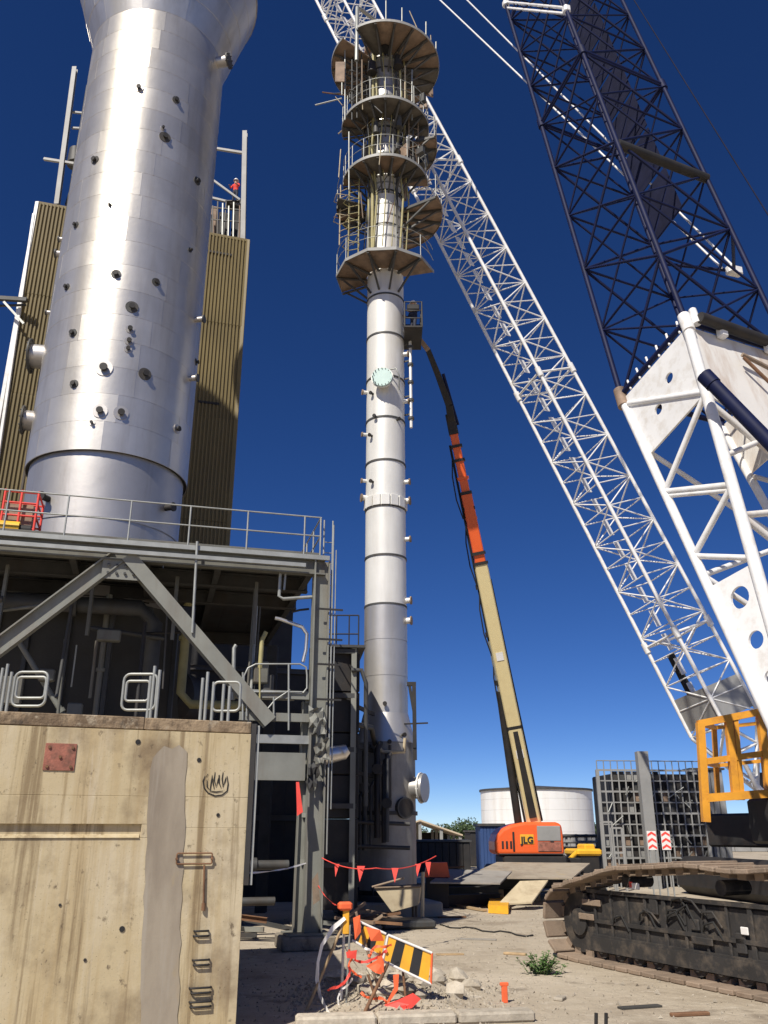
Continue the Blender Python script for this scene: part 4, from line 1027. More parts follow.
# mesh walkway along the far inside of the mast
for k in range(9):
    t0, t1 = .25 + k * .075, .25 + (k + 1) * .075 - .006
    a0, a1 = mA[2].lerp(mB[2], t0), mA[2].lerp(mB[2], t1); c0, c1 = mA[iR].lerp(mB[iR], t0), mA[iR].lerp(mB[iR], t1)
    f0, f1 = .08, .58
    q = [a0.lerp(c0, f0), a0.lerp(c0, f1), a1.lerp(c1, f1), a1.lerp(c1, f0)]; nn = (q[1] - q[0]).cross(q[3] - q[0]).normalized()
    b = MB(); b.prism(q, nn * .03); fix(b.build('mesh_walkway', 'navy_mesh', k2))
t = .245; bar('spreader_bar', mA[0].lerp(mB[0], t), mA[iR].lerp(mB[iR], t), .14, 'dark_steel', k2, 10)
def tm(i, y):      # parameter up chord i where it crosses picture row y
    lo, hi = 0.0, 1.0
    for _ in range(40):
        mi = (lo + hi) / 2
        if proj(mA[i].lerp(mB[i], mi))[1] > y: lo = mi
        else: hi = mi
    return lo
for y0, y1, r_ in ((2, 8, .05), (8, 14, .05)): bar('white_pendant_end', mA[iL].lerp(mB[iL], tm(iL, y0)), mA[0].lerp(mB[0], tm(0, y1)), r_, 'white_paint', k2, 8)
for i_, y_ in ((iL, 4), (0, 10)): b = MB(); b.box(mA[i_].lerp(mB[i_], tm(i_, y_)), (.24, .24, .3), .3, .05); b.build('pin_block', 'white_paint', k2)
# white foot section
nS = (Lc - Cc).cross(d2).normalized(); F1 = onplane(809, 785, Cc, nS); cr = (mA[iR] - mA[0]); F2 = F1 + cr
print('foot', F1, F2)
foot = {0: F1 + V((.10, -.05, .12)), iL: F1 + V((-.10, .05, -.12)), iR: F2 + V((.1, -.05, .12)), 2: F2 + V((-.1, .05, -.12))}
for i in range(4): bar('foot_chord', mA[i], foot[i], .12 if i == 0 else .10, 'white_paint', k2, 14)
def face(i, j, s, t):     # point on the face between chord i and j: s across, t down to the foot
    return mA[i].lerp(foot[i], t).lerp(mA[j].lerp(foot[j], t), s)
def plate(name, i, j, poly, m='white_paint', th=.04, holes=(), inset=.0):
    q = [face(i, j, s, t) for s, t in poly]; nn = (q[1] - q[0]).cross(q[2] - q[1]).normalized()
    if nn.dot(CP - q[0]) < 0: nn = -nn
    b = MB(); b.prism([p - nn * inset for p in q], -nn * th); o = fix(b.build(name, m, k2))
    return o, nn
def holed_plate(name, i, j, poly, holes, m='white_paint', th=.05):
    """flat plate with true round openings, bridged with bmesh triangulation"""
    q = [face(i, j, s, t) for s, t in poly]; o0 = q[0]; ex = (q[1] - q[0]).normalized(); nn = ex.cross(q[2] - q[0]).normalized(); ey = nn.cross(ex)
    if nn.dot(CP - q[0]) < 0: nn = -nn
    to2 = lambda p: ((p - o0).dot(ex), (p - o0).dot(ey))
    outer = [to2(p) for p in q]; hs_ = []
    for s, t, r in holes:
        c = to2(face(i, j, s, t)); hs_.append([(c[0] + r * math.cos(2 * math.pi * k / 20), c[1] + r * math.sin(2 * math.pi * k / 20)) for k in range(20)])
    from mathutils.geometry import tessellate_polygon
    loops = [[V((x, y, 0)) for x, y in outer]] + [[V((x, y, 0)) for x, y in h] for h in hs_]
    flat = [p for l in loops for p in l]; tri = tessellate_polygon(loops)
    w3 = lambda p, k: o0 + ex * p.x + ey * p.y - nn * (th * k)
    b = MB(); n_ = len(flat); b.add([w3(p, 0) for p in flat] + [w3(p, 1) for p in flat], [tuple(t_) for t_ in tri] + [tuple(x + n_ for x in t_[::-1]) for t_ in tri])
    k0 = 0
    for l in loops:
        n = len(l); b.add([w3(p, 0) for p in l] + [w3(p, 1) for p in l], [(a, (a + 1) % n, n + (a + 1) % n, n + a) for a in range(n)])
    return fix(b.build(name, m, k2))
tp_ = lambda i, y: None
def tt(i, y):    # parameter down chord i where it crosses picture row y
    lo, hi = 0.0, 1.0
    for _ in range(40):
        mi = (lo + hi) / 2
        if proj(mA[i].lerp(foot[i], mi))[1] < y: lo = mi
        else: hi = mi
    return lo
tL1, tC1 = tt(iL, 455), tt(0, 392)
holed_plate('gusset_plate', iL, 0, [(0.02, .004), (.98, .004), (.98, tC1), (.02, tL1)], [(.62, .075, .13), (.36, .12, .13)])
bar('plate_stiffener', face(iL, 0, .05, .03), face(iL, 0, .97, tC1 - .005) , .07, 'white_paint', k2)
for s in (.15, .3, .45, .6, .75, .9): bar('pin_bolt', face(iL, 0, s, .0), face(iL, 0, s, -.035), .03, 'white_paint', k2, 6)
tL2, tL3 = tt(iL, 492), tt(iL, 556); tC2, tC3 = tt(0, 485), tt(0, 558)
for (s0, t0, s1, t1, r) in ((1, tC1, 0, tL2, .065), (0, tL2, 1, tC2, .075), (1, tC2, 0, tL3, .065), (0, tL3, 1, tC3, .06), (1, tC2 + .012, 0, tL2 + .012, .05)):
    bar('foot_brace', face(iL, 0, s0, t0), face(iL, 0, s1, t1), r, 'white_paint', k2)
tL4, tC4 = tt(iL, 588), tt(0, 562)
holed_plate('foot_plate', iL, 0, [(.03, tL4), (.97, tC4), (.97, .985), (.03, .985)], [(.50, tL4 + .06, .22), (.50, tL4 + .15, .17), (.5, tL4 + .225, .125), (.5, tL4 + .29, .08)])
# right hand face of the foot section: big plate, braces, rusty streaks
plate('wide_plate', 0, iR, [(.03, .004), (.97, .004), (.97, .20), (.55, .27), (.03, .20)], 'white_rusty')
for s0, t0, s1, t1, r in ((.0, .22, .9, .42, .07), (.9, .42, .0, .5, .07), (0, .5, .9, .68, .07), (.0, .36, .5, .27, .06), (.9, .68, 0, .8, .06)):
    bar('foot_brace', face(0, iR, s0, t0), face(0, iR, s1, t1), r, 'white_rusty', k2)
for s0, t0, s1, t1, r in ((0, .18, 1, .4, .06), (1, .4, 0, .55, .06), (0, .55, 1, .75, .06)):
    bar('foot_brace', face(iL, 2, s0, t0), face(iL, 2, s1, t1), r, 'white_paint', k2); bar('foot_brace', face(2, iR, s0, t0), face(2, iR, s1, t1), r, 'white_rusty', k2)
plate('far_plate', 2, iR, [(.03, .004), (.97, .004), (.97, .18), (.03, .18)], 'white_rusty')
plate('inner_web', iL, 2, [(.03, .75), (.97, .75), (.97, .97), (.03, .97)], 'white_paint')
bar('top_tube', mA[0] + V((.25, -.15, .1)), mA[iR] + V((0, -.15, .1)), .13, 'dark_steel', k2, 12)
for s in (.3, .75): 
    p = face(0, iR, s, .012); b = MB(); b.box(p + V((0, -.12, .08)), (.22, .2, .25), .4, .04); b.build('pin_block', 'white_paint', k2)
b = MB(); p = mA[0]; b.cyl(p - d2 * .2 + V((0, 0, 0)), p + d2 * .3, .14, n=14); b.build('pin_lug', 'white_paint', k2)
b = MB(); b.cyl(p + d2 * .0 + V((.22, -.05, 0)), p + d2 * .45 + V((.22, -.05, 0)), .09, n=14); b.build('pin_lug', 'white_paint', k2)
b = MB(); p = mA[iL]; b.cyl(p - d2 * .25, p + d2 * .3, .15, n=14); b.build('pin_lug', 'brown_plate', k2)
bar('orange_hose', face(0, iR, .42, .06) + V((0, -.2, 0)), face(0, iR, .95, .10) + V((0, -.2, 0)), .05, 'rust_pale', k2)
bar('orange_hose', face(0, iR, .42, .07) + V((0, -.22, 0)), face(0, iR, .78, .18) + V((0, -.22, 0)), .04, 'rust', k2)
# back-stop cylinder
ca, cb = at(706, 377, 15.4), at(812, 486, 14.6)
bar('backstop_cylinder', ca, cb, .145, 'navy_paint', k2, 18); bar('cylinder_cap', ca - (cb - ca).normalized() * .06, ca + (cb - ca).normalized() * .25, .165, 'navy_paint', k2, 18)
# superstructure edge below the mast
b = MB(); b.box((10.3, 16.2, 2.72), (2.9, 9.0, .95), R(8), .06); b.build('upper_frame', 'dark_steel', k2)
b = MB(); b.cyl((9.4, 15.6, 1.3), (9.4, 15.6, 2.24), 1.5, n=32); b.build('slew_ring', 'dark_steel', k2)
b = MB(); b.box((9.4, 15.6, .95), (5.2, 2.4, .7), R(-20), .1); b.build('car_body', 'dark_steel', k2)
for F_ in (F1, F2): beam('mast_hinge', V((F_.x, F_.y, 3.15)), F_ + Z * .2, .3, .6, 'white_paint', k2)
# orange cage
YC = 19.6
def cg(x, y, dy=0.0): return at(x, y, YC + dy)
for (x0, y0, x1, y1, w) in ((700, 723, 706, 822, .16), (728, 718, 736, 800, .15), (735, 716, 742, 800, .10), (760, 712, 770, 798, .16)):
    beam('cage_post', cg(x1, y1), cg(x0, y0), w, w, 'cage_orange', k2)
for (x0, y0, x1, y1, w) in ((698, 724, 790, 706, .15), (702, 762, 790, 750, .13), (706, 798, 790, 792, .17)):
    beam('cage_rail', cg(x0, y0), cg(x1, y1), w, w, 'cage_orange', k2)
for (x0, y0, x1, y1) in ((700, 723, 715, 728), (704, 762, 718, 766)):
    beam('cage_rail', cg(x0, y0), cg(x1, y1, 1.4), .1, .1, 'cage_orange', k2)
beam('cage_post', cg(718, 800, 1.4), cg(714, 728, 1.4), .1, .1, 'cage_orange', k2)
for y in (728, 766): beam('cage_rail', cg(714, y, 1.4), cg(790, y - 8, 1.4), .08, .08, 'cage_orange', k2)
# tracks
T0 = lev(549, 957); T1 = lev(768, 1004); td = (T1 - T0); td.z = 0; td.normalize(); tn = V((-td.y, td.x, 0))  # tn: to the inside (right)
if tn.x < 0: tn = -tn
PADW, TLEN = 1.25, 9.6
O0 = T0 + td * .55           # idler centre above this
def track_path():
    r0, zt0, zt1 = .70, 1.42, 1.90; pts = []
    for k in range(0, 30): pts.append((.55 + (TLEN - 1.1) * (1 - k / 30.), .045, 0))             # bottom run, towards the front
    for k in range(1, 12): a = math.pi * k / 12; pts.append((.55 - math.sin(a) * r0 * .95, .045 + (zt0 - .045) * (1 - math.cos(a)) / 2, a))
    for k in range(0, 31):
        f = k / 30.; pts.append((.55 + (TLEN - 1.1) * f, zt0 + (zt1 - zt0) * min(1, f * 3.2) ** .7 - .03 * math.sin(f * 25) * (f < .95), math.pi))
    for k in range(1, 12): a = math.pi * k / 12; pts.append((TLEN - .55 + math.sin(a) * r0 * .95, .045 + (zt1 - .045) * (1 + math.cos(a)) / 2, math.pi + a))
    return pts
raw = track_path(); tot = [0]
for a, c in zip(raw, raw[1:] + raw[:1]): tot.append(tot[-1] + math.hypot(c[0] - a[0], c[1] - a[1]))
NSH = 58
m = MB(); m.box((0, 0, 0), (.325, PADW, .08), 0, .015); m.box((-.10, 0, .05), (.05, PADW * .96, .05), 0, .01); m.box((0, 0, -.09), (.20, .40, .12)); shoe_a = m.mesh('track_shoe', 'rust_pale')
trk = MB(); c = T0 + td * TLEN / 2 + tn * (PADW * .5 + .10)
trk.box(c + Z * .86, (TLEN - 1.9, .62, .92), math.atan2(td.y, td.x), .06)
track = trk.build('track_frame', 'track_steel', k2)
for k in range(NSH):
    s = tot[-1] * k / NSH; i = max(j for j in range(len(tot)) if tot[j] <= s + 1e-9); i = min(i, len(raw) - 1)
    f = (s - tot[i]) / (tot[i + 1] - tot[i]); a, c2 = raw[i], raw[(i + 1) % len(raw)]
    u, z = a[0] + (c2[0] - a[0]) * f, a[1] + (c2[1] - a[1]) * f; dv = V((c2[0] - a[0], 0, c2[1] - a[1])).normalized()
    x = td * dv.x + Z * dv.z; zz = x.cross(-tn if False else tn).normalized()
    # outward normal of the shoe points away from the loop centre
    cen = T0 + td * TLEN / 2 + Z * .9; P_ = T0 + td * u + tn * PADW * .5 + Z * z
    outn = (td * dv.z * -1 + Z * dv.x); outn = outn if outn.dot(P_ - (T0 + td * min(max(u, 1.2), TLEN - 1.2) + tn * PADW * .5 + Z * .9)) > 0 else -outn
    yv = outn.cross(x)
    M_ = Matrix(((x.x, yv.x, outn.x, P_.x), (x.y, yv.y, outn.y, P_.y), (x.z, yv.z, outn.z, P_.z), (0, 0, 0, 1)))
    put(bpy.data.objects.new('track_shoe', shoe_a), track, M_)
ho = PADW * .5 - .33
ang = math.atan2(td.y, td.x)
def tpt(u, z, n): return T0 + td * u + tn * (PADW * .5 + .10 + n) + Z * z
for u, r, zz in ((.62, .58, .72), (TLEN - .62, .66, .9)):
    w_ = bar('idler_wheel', tpt(u, zz, -.30), tpt(u, zz, .30), r, 'track_steel', track, 24); bar('idler_hub', tpt(u, zz, -.36), tpt(u, zz, -.30), r * .45, 'track_steel', track, 16)
nrl = 14
for k in range(nrl):
    u = 1.35 + (TLEN - 2.7) * k / (nrl - 1); bar('track_roller', tpt(u, .28, -.34), tpt(u, .28, .34), .17, 'track_steel', track, 16); bar('roller_cap', tpt(u, .28, -.39), tpt(u, .28, -.34), .09, 'track_steel' if k % 3 == 1 else 'track_steel', track, 12)
beam('roller_guard', tpt(1.05, .36, -.385), tpt(TLEN - 1.05, .36, -.385), .04, .26, 'track_steel', track)
for k in range(3):
    u = 2.2 + 2.5 * k; bar('carrier_roller', tpt(u, 1.58, -.3), tpt(u, 1.58, .3), .13, 'track_steel', track, 12)
r9 = random.Random(4)
for k in range(15):
    u = 1.2 + (TLEN - 2.4) * k / 14; b = MB(); b.box(tpt(u, .92, -.335), (.05 + r9.random() * .06, .05, .86), ang, .01); b.build('side_rib', 'track_steel', track)
    if k % 2: b = MB(); b.box(tpt(u + .25, .62 + r9.random() * .6, -.345), (.22, .05, .14 + r9.random() * .2), ang, .02); b.build('cover_plate', 'track_steel', track)
for z, w in ((.50, .06), (.78, .04), (1.34, .06)): beam('side_rail', tpt(1.0, z, -.35), tpt(TLEN - 1.0, z, -.35), w, .07, 'track_steel', track)
for k in range(12):
    u = 1.5 + r9.random() * (TLEN - 3); z = .75 + r9.random() * .5; b = MB(); b.tube([tpt(u, z, -.36), tpt(u + .1, z + .12, -.42), tpt(u + .3, z + .05 + r9.random() * .2, -.40), tpt(u + .45, z - .1, -.36)], .02, 6); b.build('hydraulic_hose', 'black_rubber' if k % 4 else 'track_steel', track)
for u, z, w, m_ in ((2.55, 1.50, .28, 'tape_white'), (2.45, 1.52, .1, 'flag_red'), (6.4, 1.48, .3, 'tape_white'), (5.2, .95, .16, 'tape_white'), (4.2, .70, .5, 'track_steel'), (.95, .84, .5, 'rust_pale'), (1.15, 1.12, .6, 'rust_pale')):
    b = MB(); b.box(tpt(u, z, -.39), (w, .03, .12), ang, .01); b.build('side_plate', m_, track)

# pendants from the mast to the white boom head, and ropes
def rope(label, a, c, r, m):
    return tag(bar('pendant_rope', a, c, r, m, None, 6), label, 'rope', 'pendant ropes of the cranes')
head = pb1
rope('lower white pendant rope crossing behind the navy mast', at(722, 268, 21.2), at(440, 0, 30) + (at(440, 0, 30) - at(722, 268, 21.2)) * .5, .035, 'white_paint')
rope('upper white pendant rope crossing behind the navy mast', at(735, 268, 21.4), at(467, 0, 30) + (at(467, 0, 30) - at(735, 268, 21.4)) * .5, .035, 'white_paint')
rope('thin dark rope right of the navy mast', at(790, 250, 21.5), at(634, 0, 26) + (at(634, 0, 26) - at(790, 250, 21.5)) * .4, .022, 'navy_mesh')
pbk = at(734, 271, 21.3)
b = MB(); b.box(pbk, (.5, .25, .3), .3, .05); b.build('rope_anchor', 'white_paint', k2)
bar('anchor_strut', pbk, mA[2].lerp(mB[2], .22), .05, 'navy_paint', k2); bar('anchor_strut', pbk, mA[iR].lerp(mB[iR], .16), .05, 'navy_paint', k2)

# ================================================================== BOOM LIFT
LX, LY = at(530, 840, 38).x, 38.0
lf = thing('boom_lift', 'orange and cream telescopic boom lift reaching up to the slim column', 'boom lift', (LX, LY, 0))
hA = at(495, 855, 37); hB = at(562, 822, 37)
hx0, hx1, hz0, hz1 = hA.x, hB.x, hA.z, hB.z
# hood: rounded profile, seen from the side
pr = [(0, .05), (.0, .40), (.04, .62), (.12, .80), (.25, .92), (.45, 1.0), (.9, 1.0), (.985, .93), (1.0, .6), (1.0, .0), (.55, .0), (.06, 0)]
b = MB(); q = [V((hx0 + (hx1 - hx0) * x, 36.9, hz0 + (hz1 - hz0) * y)) for x, y in pr]
b.prism(q[::-1], V((0, 2.3, 0))); o = fix(b.build('engine_hood', 'lift_orange', lf))
bv = o.modifiers.new('bevel', 'BEVEL'); bv.width = .12; bv.segments = 3; bv.limit_method = 'ANGLE'
def hbox(name, x0, x1, y0, y1, m, d=.03, Y0=36.9):
    b = MB(); b.box((hx0 + (hx1 - hx0) * (x0 + x1) / 2, Y0, hz0 + (hz1 - hz0) * (y0 + y1) / 2), ((hx1 - hx0) * (x1 - x0), d * 2, (hz1 - hz0) * (y1 - y0)), 0, .02); return b.build(name, m, lf)
hbox('side_panel', .62, .96, .42, .88, 'louvre_grey'); hbox('side_panel', .62, .96, .10, .40, 'red_oxide'); hbox('logo_plate', .37, .57, .32, .62, 'stripe_yellow', .015)
hbox('hood_trim', .26, .29, .1, .7, 'dark_steel', .02)
cu = bpy.data.curves.new('logo_text', 'FONT'); cu.body = 'JLG'; cu.size = .34; cu.align_x = 'CENTER'; cu.extrude = .006; cu.offset = .012
to = bpy.data.objects.new('tmp', cu); col.objects.link(to); dg = bpy.context.evaluated_depsgraph_get(); me = bpy.data.meshes.new_from_object(to.evaluated_get(dg)); bpy.data.objects.remove(to)
me.materials.clear(); me.materials.append(MATS['stripe_black'])
put(bpy.data.objects.new('logo_lettering', me), lf, Matrix.Translation((hx0 + (hx1 - hx0) * .47, 36.87, hz0 + (hz1 - hz0) * .36)) @ Matrix.Rotation(R(90), 4, 'X'))
b = MB(); b.box((LX, LY + .2, hz0 - .2), (2.6, 2.6, .4), 0, .08); b.build('turntable', 'dark_steel', lf)
b = MB(); b.box((LX, LY + .3, .95), (3.0, 3.6, .5), R(10), .1); b.build('chassis', 'mid_steel', lf)
for sx in (-1, 1):
    for sy in (-1, 1):
        c = V((LX + sx * 1.35, LY + .3 + sy * 1.6, .6)); w_ = bar('wheel', c - V((.22, 0, 0)), c + V((.22, 0, 0)), .6, 'black_rubber', lf, 20); bar('rim', c - V((.24, 0, 0)), c + V((.24, 0, 0)), .28, 'lift_cream', w_, 16)
def seg_beam(name, a, c, w0, w1, h0, h1, m, dep=None):
    a, c = V(a), V(c); d = (c - a).normalized(); v = (a - CP).normalized(); w = (v - d * v.dot(d)).normalized(); s = d.cross(w).normalized()
    b = MB(); ring = lambda p, ww, hh: [p + s * ww * i * .5 + w * hh * j * .5 for i, j in ((-1, -.8), (-.85, -1), (.85, -1), (1, -.8), (1, .8), (.85, 1), (-.85, 1), (-1, .8))]
    A_, B_ = ring(a, w0, h0), ring(c, w1, h1); b.add(A_ + B_, [tuple(range(7, -1, -1)), tuple(range(8, 16))] + [(k, (k + 1) % 8, 8 + (k + 1) % 8, 8 + k) for k in range(8)])
    return fix(b.build(name, m, lf)), d, s, w
base = at(534, 822, 37.6); tipm = at(452, 425, 33.0); dm = tipm - base
jt = at(414, 336, 30.4)
y2f = lambda y: (y - 822) / (425 - 822)
def mp(f): return base + dm * f
def fy(y):
    lo, hi = 0., 1.
    for _ in range(30):
        mi = (lo + hi) / 2
        if proj(mp(mi))[1] > y: lo = mi
        else: hi = mi
    return lo
o, d_, s_l, w_l = seg_beam('base_boom', mp(-.02), mp(fy(565)), .60, .56, .7, .65, 'lift_cream')
if s_l.x > 0: s_l = -s_l
seg_beam('mid_boom', mp(fy(572)), mp(fy(495)), .48, .46, .55, .5, 'lift_orange')
seg_beam('fly_boom', mp(fy(500)), mp(fy(428)), .36, .34, .42, .4, 'lift_orange')
for f, w in ((fy(565), .64), (fy(555), .60), (fy(495), .5), (fy(728), .62)): seg_beam('boom_collar', mp(f), mp(f + .008), w, w, w * 1.1, w * 1.1, 'dark_steel')
seg_beam('boom_stripe', mp(fy(730)) - w_l * .30, mp(fy(815)) - w_l * .36, .2, .3, .12, .12, 'dark_steel')
bar('lift_cylinder', base + s_l * .62 + V((0, 0, -.3)), mp(fy(690)) + s_l * .30, .16, 'dark_steel', lf, 14)
bar('cylinder_rod', mp(fy(690)) + s_l * .30, mp(fy(640)) + s_l * .28, .09, 'galvanised', lf, 12)
b = MB(); b.tube([mp(t) + s_l * (.36 - .1 * t) for t in [.05 * k for k in range(0, 20)]], .05, 6); b.build('hose_track', 'black_rubber', lf)
b = MB(); b.tube([mp(t) - s_l * (.33 - .1 * t) for t in [.05 * k for k in range(0, 13)]], .05, 6); b.build('hose_track', 'dark_steel', lf)
for y in (448, 462, 480, 510, 520):
    p = mp(fy(y)); seg_beam('hose_clamp', p, p + d_ * .12, .5, .5, .5, .5, 'dark_steel' if y % 20 else 'lift_orange')
for k in range(5):     # slack hoses along the boom
    f0 = .08 + .17 * k; b = MB(); b.tube([mp(f0) + s_l * .34 - w_l * .1, mp(f0 + .05) + s_l * .46 - w_l * .15, mp(f0 + .11) + s_l * .43 - w_l * .1, mp(f0 + .16) + s_l * .27], .028, 6); b.build('slack_hose', 'black_rubber', lf)
for f in (.10, .22, .34, .46, .58): seg_beam('hose_bracket', mp(f) + s_l * .3, mp(f + .012) + s_l * .3, .22, .22, .2, .2, 'dark_steel')
for f in (.16, .40): seg_beam('warning_decal', mp(f) - w_l * .345, mp(f + .02) - w_l * .345, .30, .30, .015, .015, 'tape_white')
for x0 in (.10, .16, .22): hbox('vent_slot', x0, x0 + .03, .18, .42, 'dark_steel', .012)
hbox('handle', .80, .86, .38, .41, 'dark_steel', .05); hbox('lower_trim', .05, .98, .0, .05, 'dark_steel', .03)
# jib curves over to the basket
j0 = mp(fy(426)); jp = [j0, at(449, 405, 32.4), at(438, 375, 31.7), at(428, 350, 31.0), at(418, 337, 30.6)]
seg_beam('jib_knuckle', jp[0] - d_ * .4, jp[0] + d_ * .5, .42, .40, .5, .5, 'dark_steel')
for k in range(4): seg_beam('jib_arm', jp[k], jp[k + 1], .34 - .04 * k, .30 - .04 * k, .34 - .04 * k, .30 - .04 * k, 'dark_steel' if k < 3 else 'brown_plate')
bar('jib_cylinder', jp[0] + s_l * -.25, jp[2] + s_l * -.22, .07, 'navy_paint', lf)
bz = at(412, 342, 29.9).z; bc = V((at(412, 330, 29.9).x + .02, 29.6, bz))
b = MB(); b.box(bc, (.72, 1.7, .08), 0, .01); b.build('basket_floor', 'dark_steel', lf)
for dx in (-.34, .34):
    for dy in (-.82, 0, .82): bar('basket_post', bc + V((dx, dy, 0)), bc + V((dx, dy, 1.15)), .03, 'mid_steel', lf, 6)
for z in (.4, .75, 1.15):
    b = MB(); b.tube([bc + V((x, y, z)) for x, y in ((-.34, -.82), (.34, -.82), (.34, .82), (-.34, .82))], .028, 6, True); b.build('basket_rail', 'mid_steel', lf)
b = MB(); b.box(bc + V((.0, .86, .5)), (.6, .1, .7), 0, .03); b.build('rotator', 'dark_steel', lf)
b = MB(); b.box(bc + V((0, -.7, .95)), (.5, .2, .25), 0, .03); b.build('control_box', 'dark_steel', lf)
person('worker in dark clothes and white helmet in the boom lift basket', bc + V((.05, .15, .04)), R(-60), 'trouser_dark', .05)

# ================================================================== BACKGROUND
# storage tank
tk = thing('storage_tank', 'large white cylindrical storage tank in the background', 'storage tank', (at(536, 800, 112).x, 112, 0))
tx = at(536, 800, 112).x; th = at(536, 787, 105).z; tr = (at(591, 800, 112).x - at(481, 800, 112).x) / 2
for i in range(6):
    b = MB(); b.lathe((tx, 112, 0), [(tr, th * i / 6), (tr, th * (i + 1) / 6 - .03), (tr - .03, th * (i + 1) / 6)], 56); b.build('shell_course', 'tank_white', tk)
b = MB(); b.lathe((tx, 112, 0), [(tr + .15, th - .25), (tr + .15, th), (tr - .1, th), (0, th + .5)], 56); b.build('roof', 'mid_steel', tk)
# gridded steel module (right middle distance)
YM = 44.0
g0, g1 = at(597, 770, YM), at(703, 766, YM); gx0, gx1, gz = g0.x, g1.x, g0.z
md = thing('steel_module', 'grey gridded steel module with dark louvred bays in the middle distance', 'steel module', ((gx0 + gx1) / 2, YM, 0))
b = MB(); b.box(((gx0 + gx1) / 2 + .35, YM + 2.1, gz / 2), (gx1 - gx0 - .5, 2.8, gz - .3), R(6), .05); b.build('dark_core', 'dark_steel', md)
ncol, nrw = 15, 9
def mp3(fx, z, d=0.0):
    x = gx0 + (gx1 - gx0) * fx; return V((x, YM + d + (x - gx0) * math.tan(R(6)), z))
for i in range(ncol + 1):
    w = .16 if i in (0, ncol) else .06
    beam('mullion', mp3(i / ncol, .0), mp3(i / ncol, gz), w, w, 'louvre_grey', md)
for j in range(nrw + 1):
    beam('transom', mp3(-.01, .8 + (gz - .8) * j / nrw), mp3(1.01, .8 + (gz - .8) * j / nrw), .06, .09 if j % 2 else .06, 'louvre_grey', md)
rm_ = random.Random(8)
for i in range(ncol):
    for j in range(nrw):
        if rm_.random() < .42:
            a = mp3((i + .08) / ncol, .8 + (gz - .8) * (j + .1) / nrw, .12); c = mp3((i + .92) / ncol, .8 + (gz - .8) * (j + .9) / nrw, .12)
            b = MB(); b.box((a + c) / 2, (c.x - a.x, .04, c.z - a.z), R(6)); b.build('infill_panel', rm_.choice(['mid_steel', 'louvre_grey', 'dark_steel', 'brown_plate']), md)
for k in range(22):
    a = mp3(rm_.random(), .8 + rm_.random() * (gz - 1.2), -.1); bar('stray_tube', a, a + V((rm_.uniform(-.8, .8), -.1, rm_.uniform(-.6, .6))), .03, 'galvanised', md, 6)
for k in range(16): bar('roof_rail_post', mp3(k / 15, gz), mp3(k / 15, gz + .45), .025, 'galvanised', md, 6)
bar('roof_rail', mp3(0, gz + .45), mp3(1, gz + .45), .025, 'galvanised', md, 6)
pp = at(640, 752, YM - .6)
tag(beam('concrete_post', V((pp.x, YM - .8, 0)), V((pp.x, YM - .8, pp.z)), .52, .5, 'louvre_grey'), 'pale grey square post standing in front of the gridded steel module', 'post')
for k, (x, lab) in enumerate(((606, 'pale grey valve frame left of the gridded steel module'), (616, 'slim grey frame right beside the left end of the gridded module'))):
    a = at(x, 822 + k * 6, 41.5); t = thing('valve_frame', lab, 'frame', (a.x, 41.5, 0), 'frames beside the module')
    for dx in (-.25, .25): beam('post', V((a.x + dx, 41.5, 0)), V((a.x + dx, 41.5, a.z)), .09, .09, 'louvre_grey', t)
    for z in (.8, 1.6, a.z): beam('tie', V((a.x - .25, 41.5, z)), V((a.x + .25, 41.5, z)), .08, .08, 'louvre_grey', t)
# lighter cladding panel at the module's right end and pipe racks behind the cage
pn = thing('clad_cabin', 'pale grey clad cabin right of the gridded steel module', 'cabin', (at(715, 800, 46).x, 46, 0))
a, c = at(702, 860, 46), at(722, 770, 46)
for k in range(5):
    b = MB(); w = (c.x - a.x) / 5; b.box((a.x + w * (k + .5), 46.5, c.z / 2), (w - .03, 1.0, c.z), 0, .03); b.build('wall_panel', 'louvre_grey', pn)
b = MB(); b.box(((a.x + c.x) / 2, 46.5, c.z + .05), (c.x - a.x + .2, 1.2, .1)); b.build('roof', 'mid_steel', pn)

# chevron boards
for k, (x, lab) in enumerate(((653, 'left red and white chevron board before the gridded module'), (667, 'right red and white chevron board before the gridded module'))):
    Yc = 36.0; a = at(x, 850, Yc); c = at(x, 831, Yc); t = thing('chevron_board', lab, 'sign board', (a.x, Yc, 0), 'chevron boards')
    w = .36; h = c.z - a.z
    b = MB(); b.box((a.x, Yc, (a.z + c.z) / 2), (w, .03, h), 0, .005); b.build('panel', 'tape_white', t)
    for j in range(3):
        z = a.z + h * (j + .08) / 3; q = h / 3
        b = MB(); b.prism([V((a.x - w * .46, Yc - .019, z)), V((a.x, Yc - .019, z + q * .45)), V((a.x + w * .46, Yc - .019, z)), V((a.x + w * .46, Yc - .019, z + q * .4)), V((a.x, Yc - .019, z + q * .85)), V((a.x - w * .46, Yc - .019, z + q * .4))], V((0, .003, 0))); fix(b.build('chevron', 'flag_red', t))
    for dx in (-.12, .12): beam('post', V((a.x + dx, Yc + .05, 0)), V((a.x + dx, Yc + .05, a.z + .1)), .05, .05, 'galvanised', t)

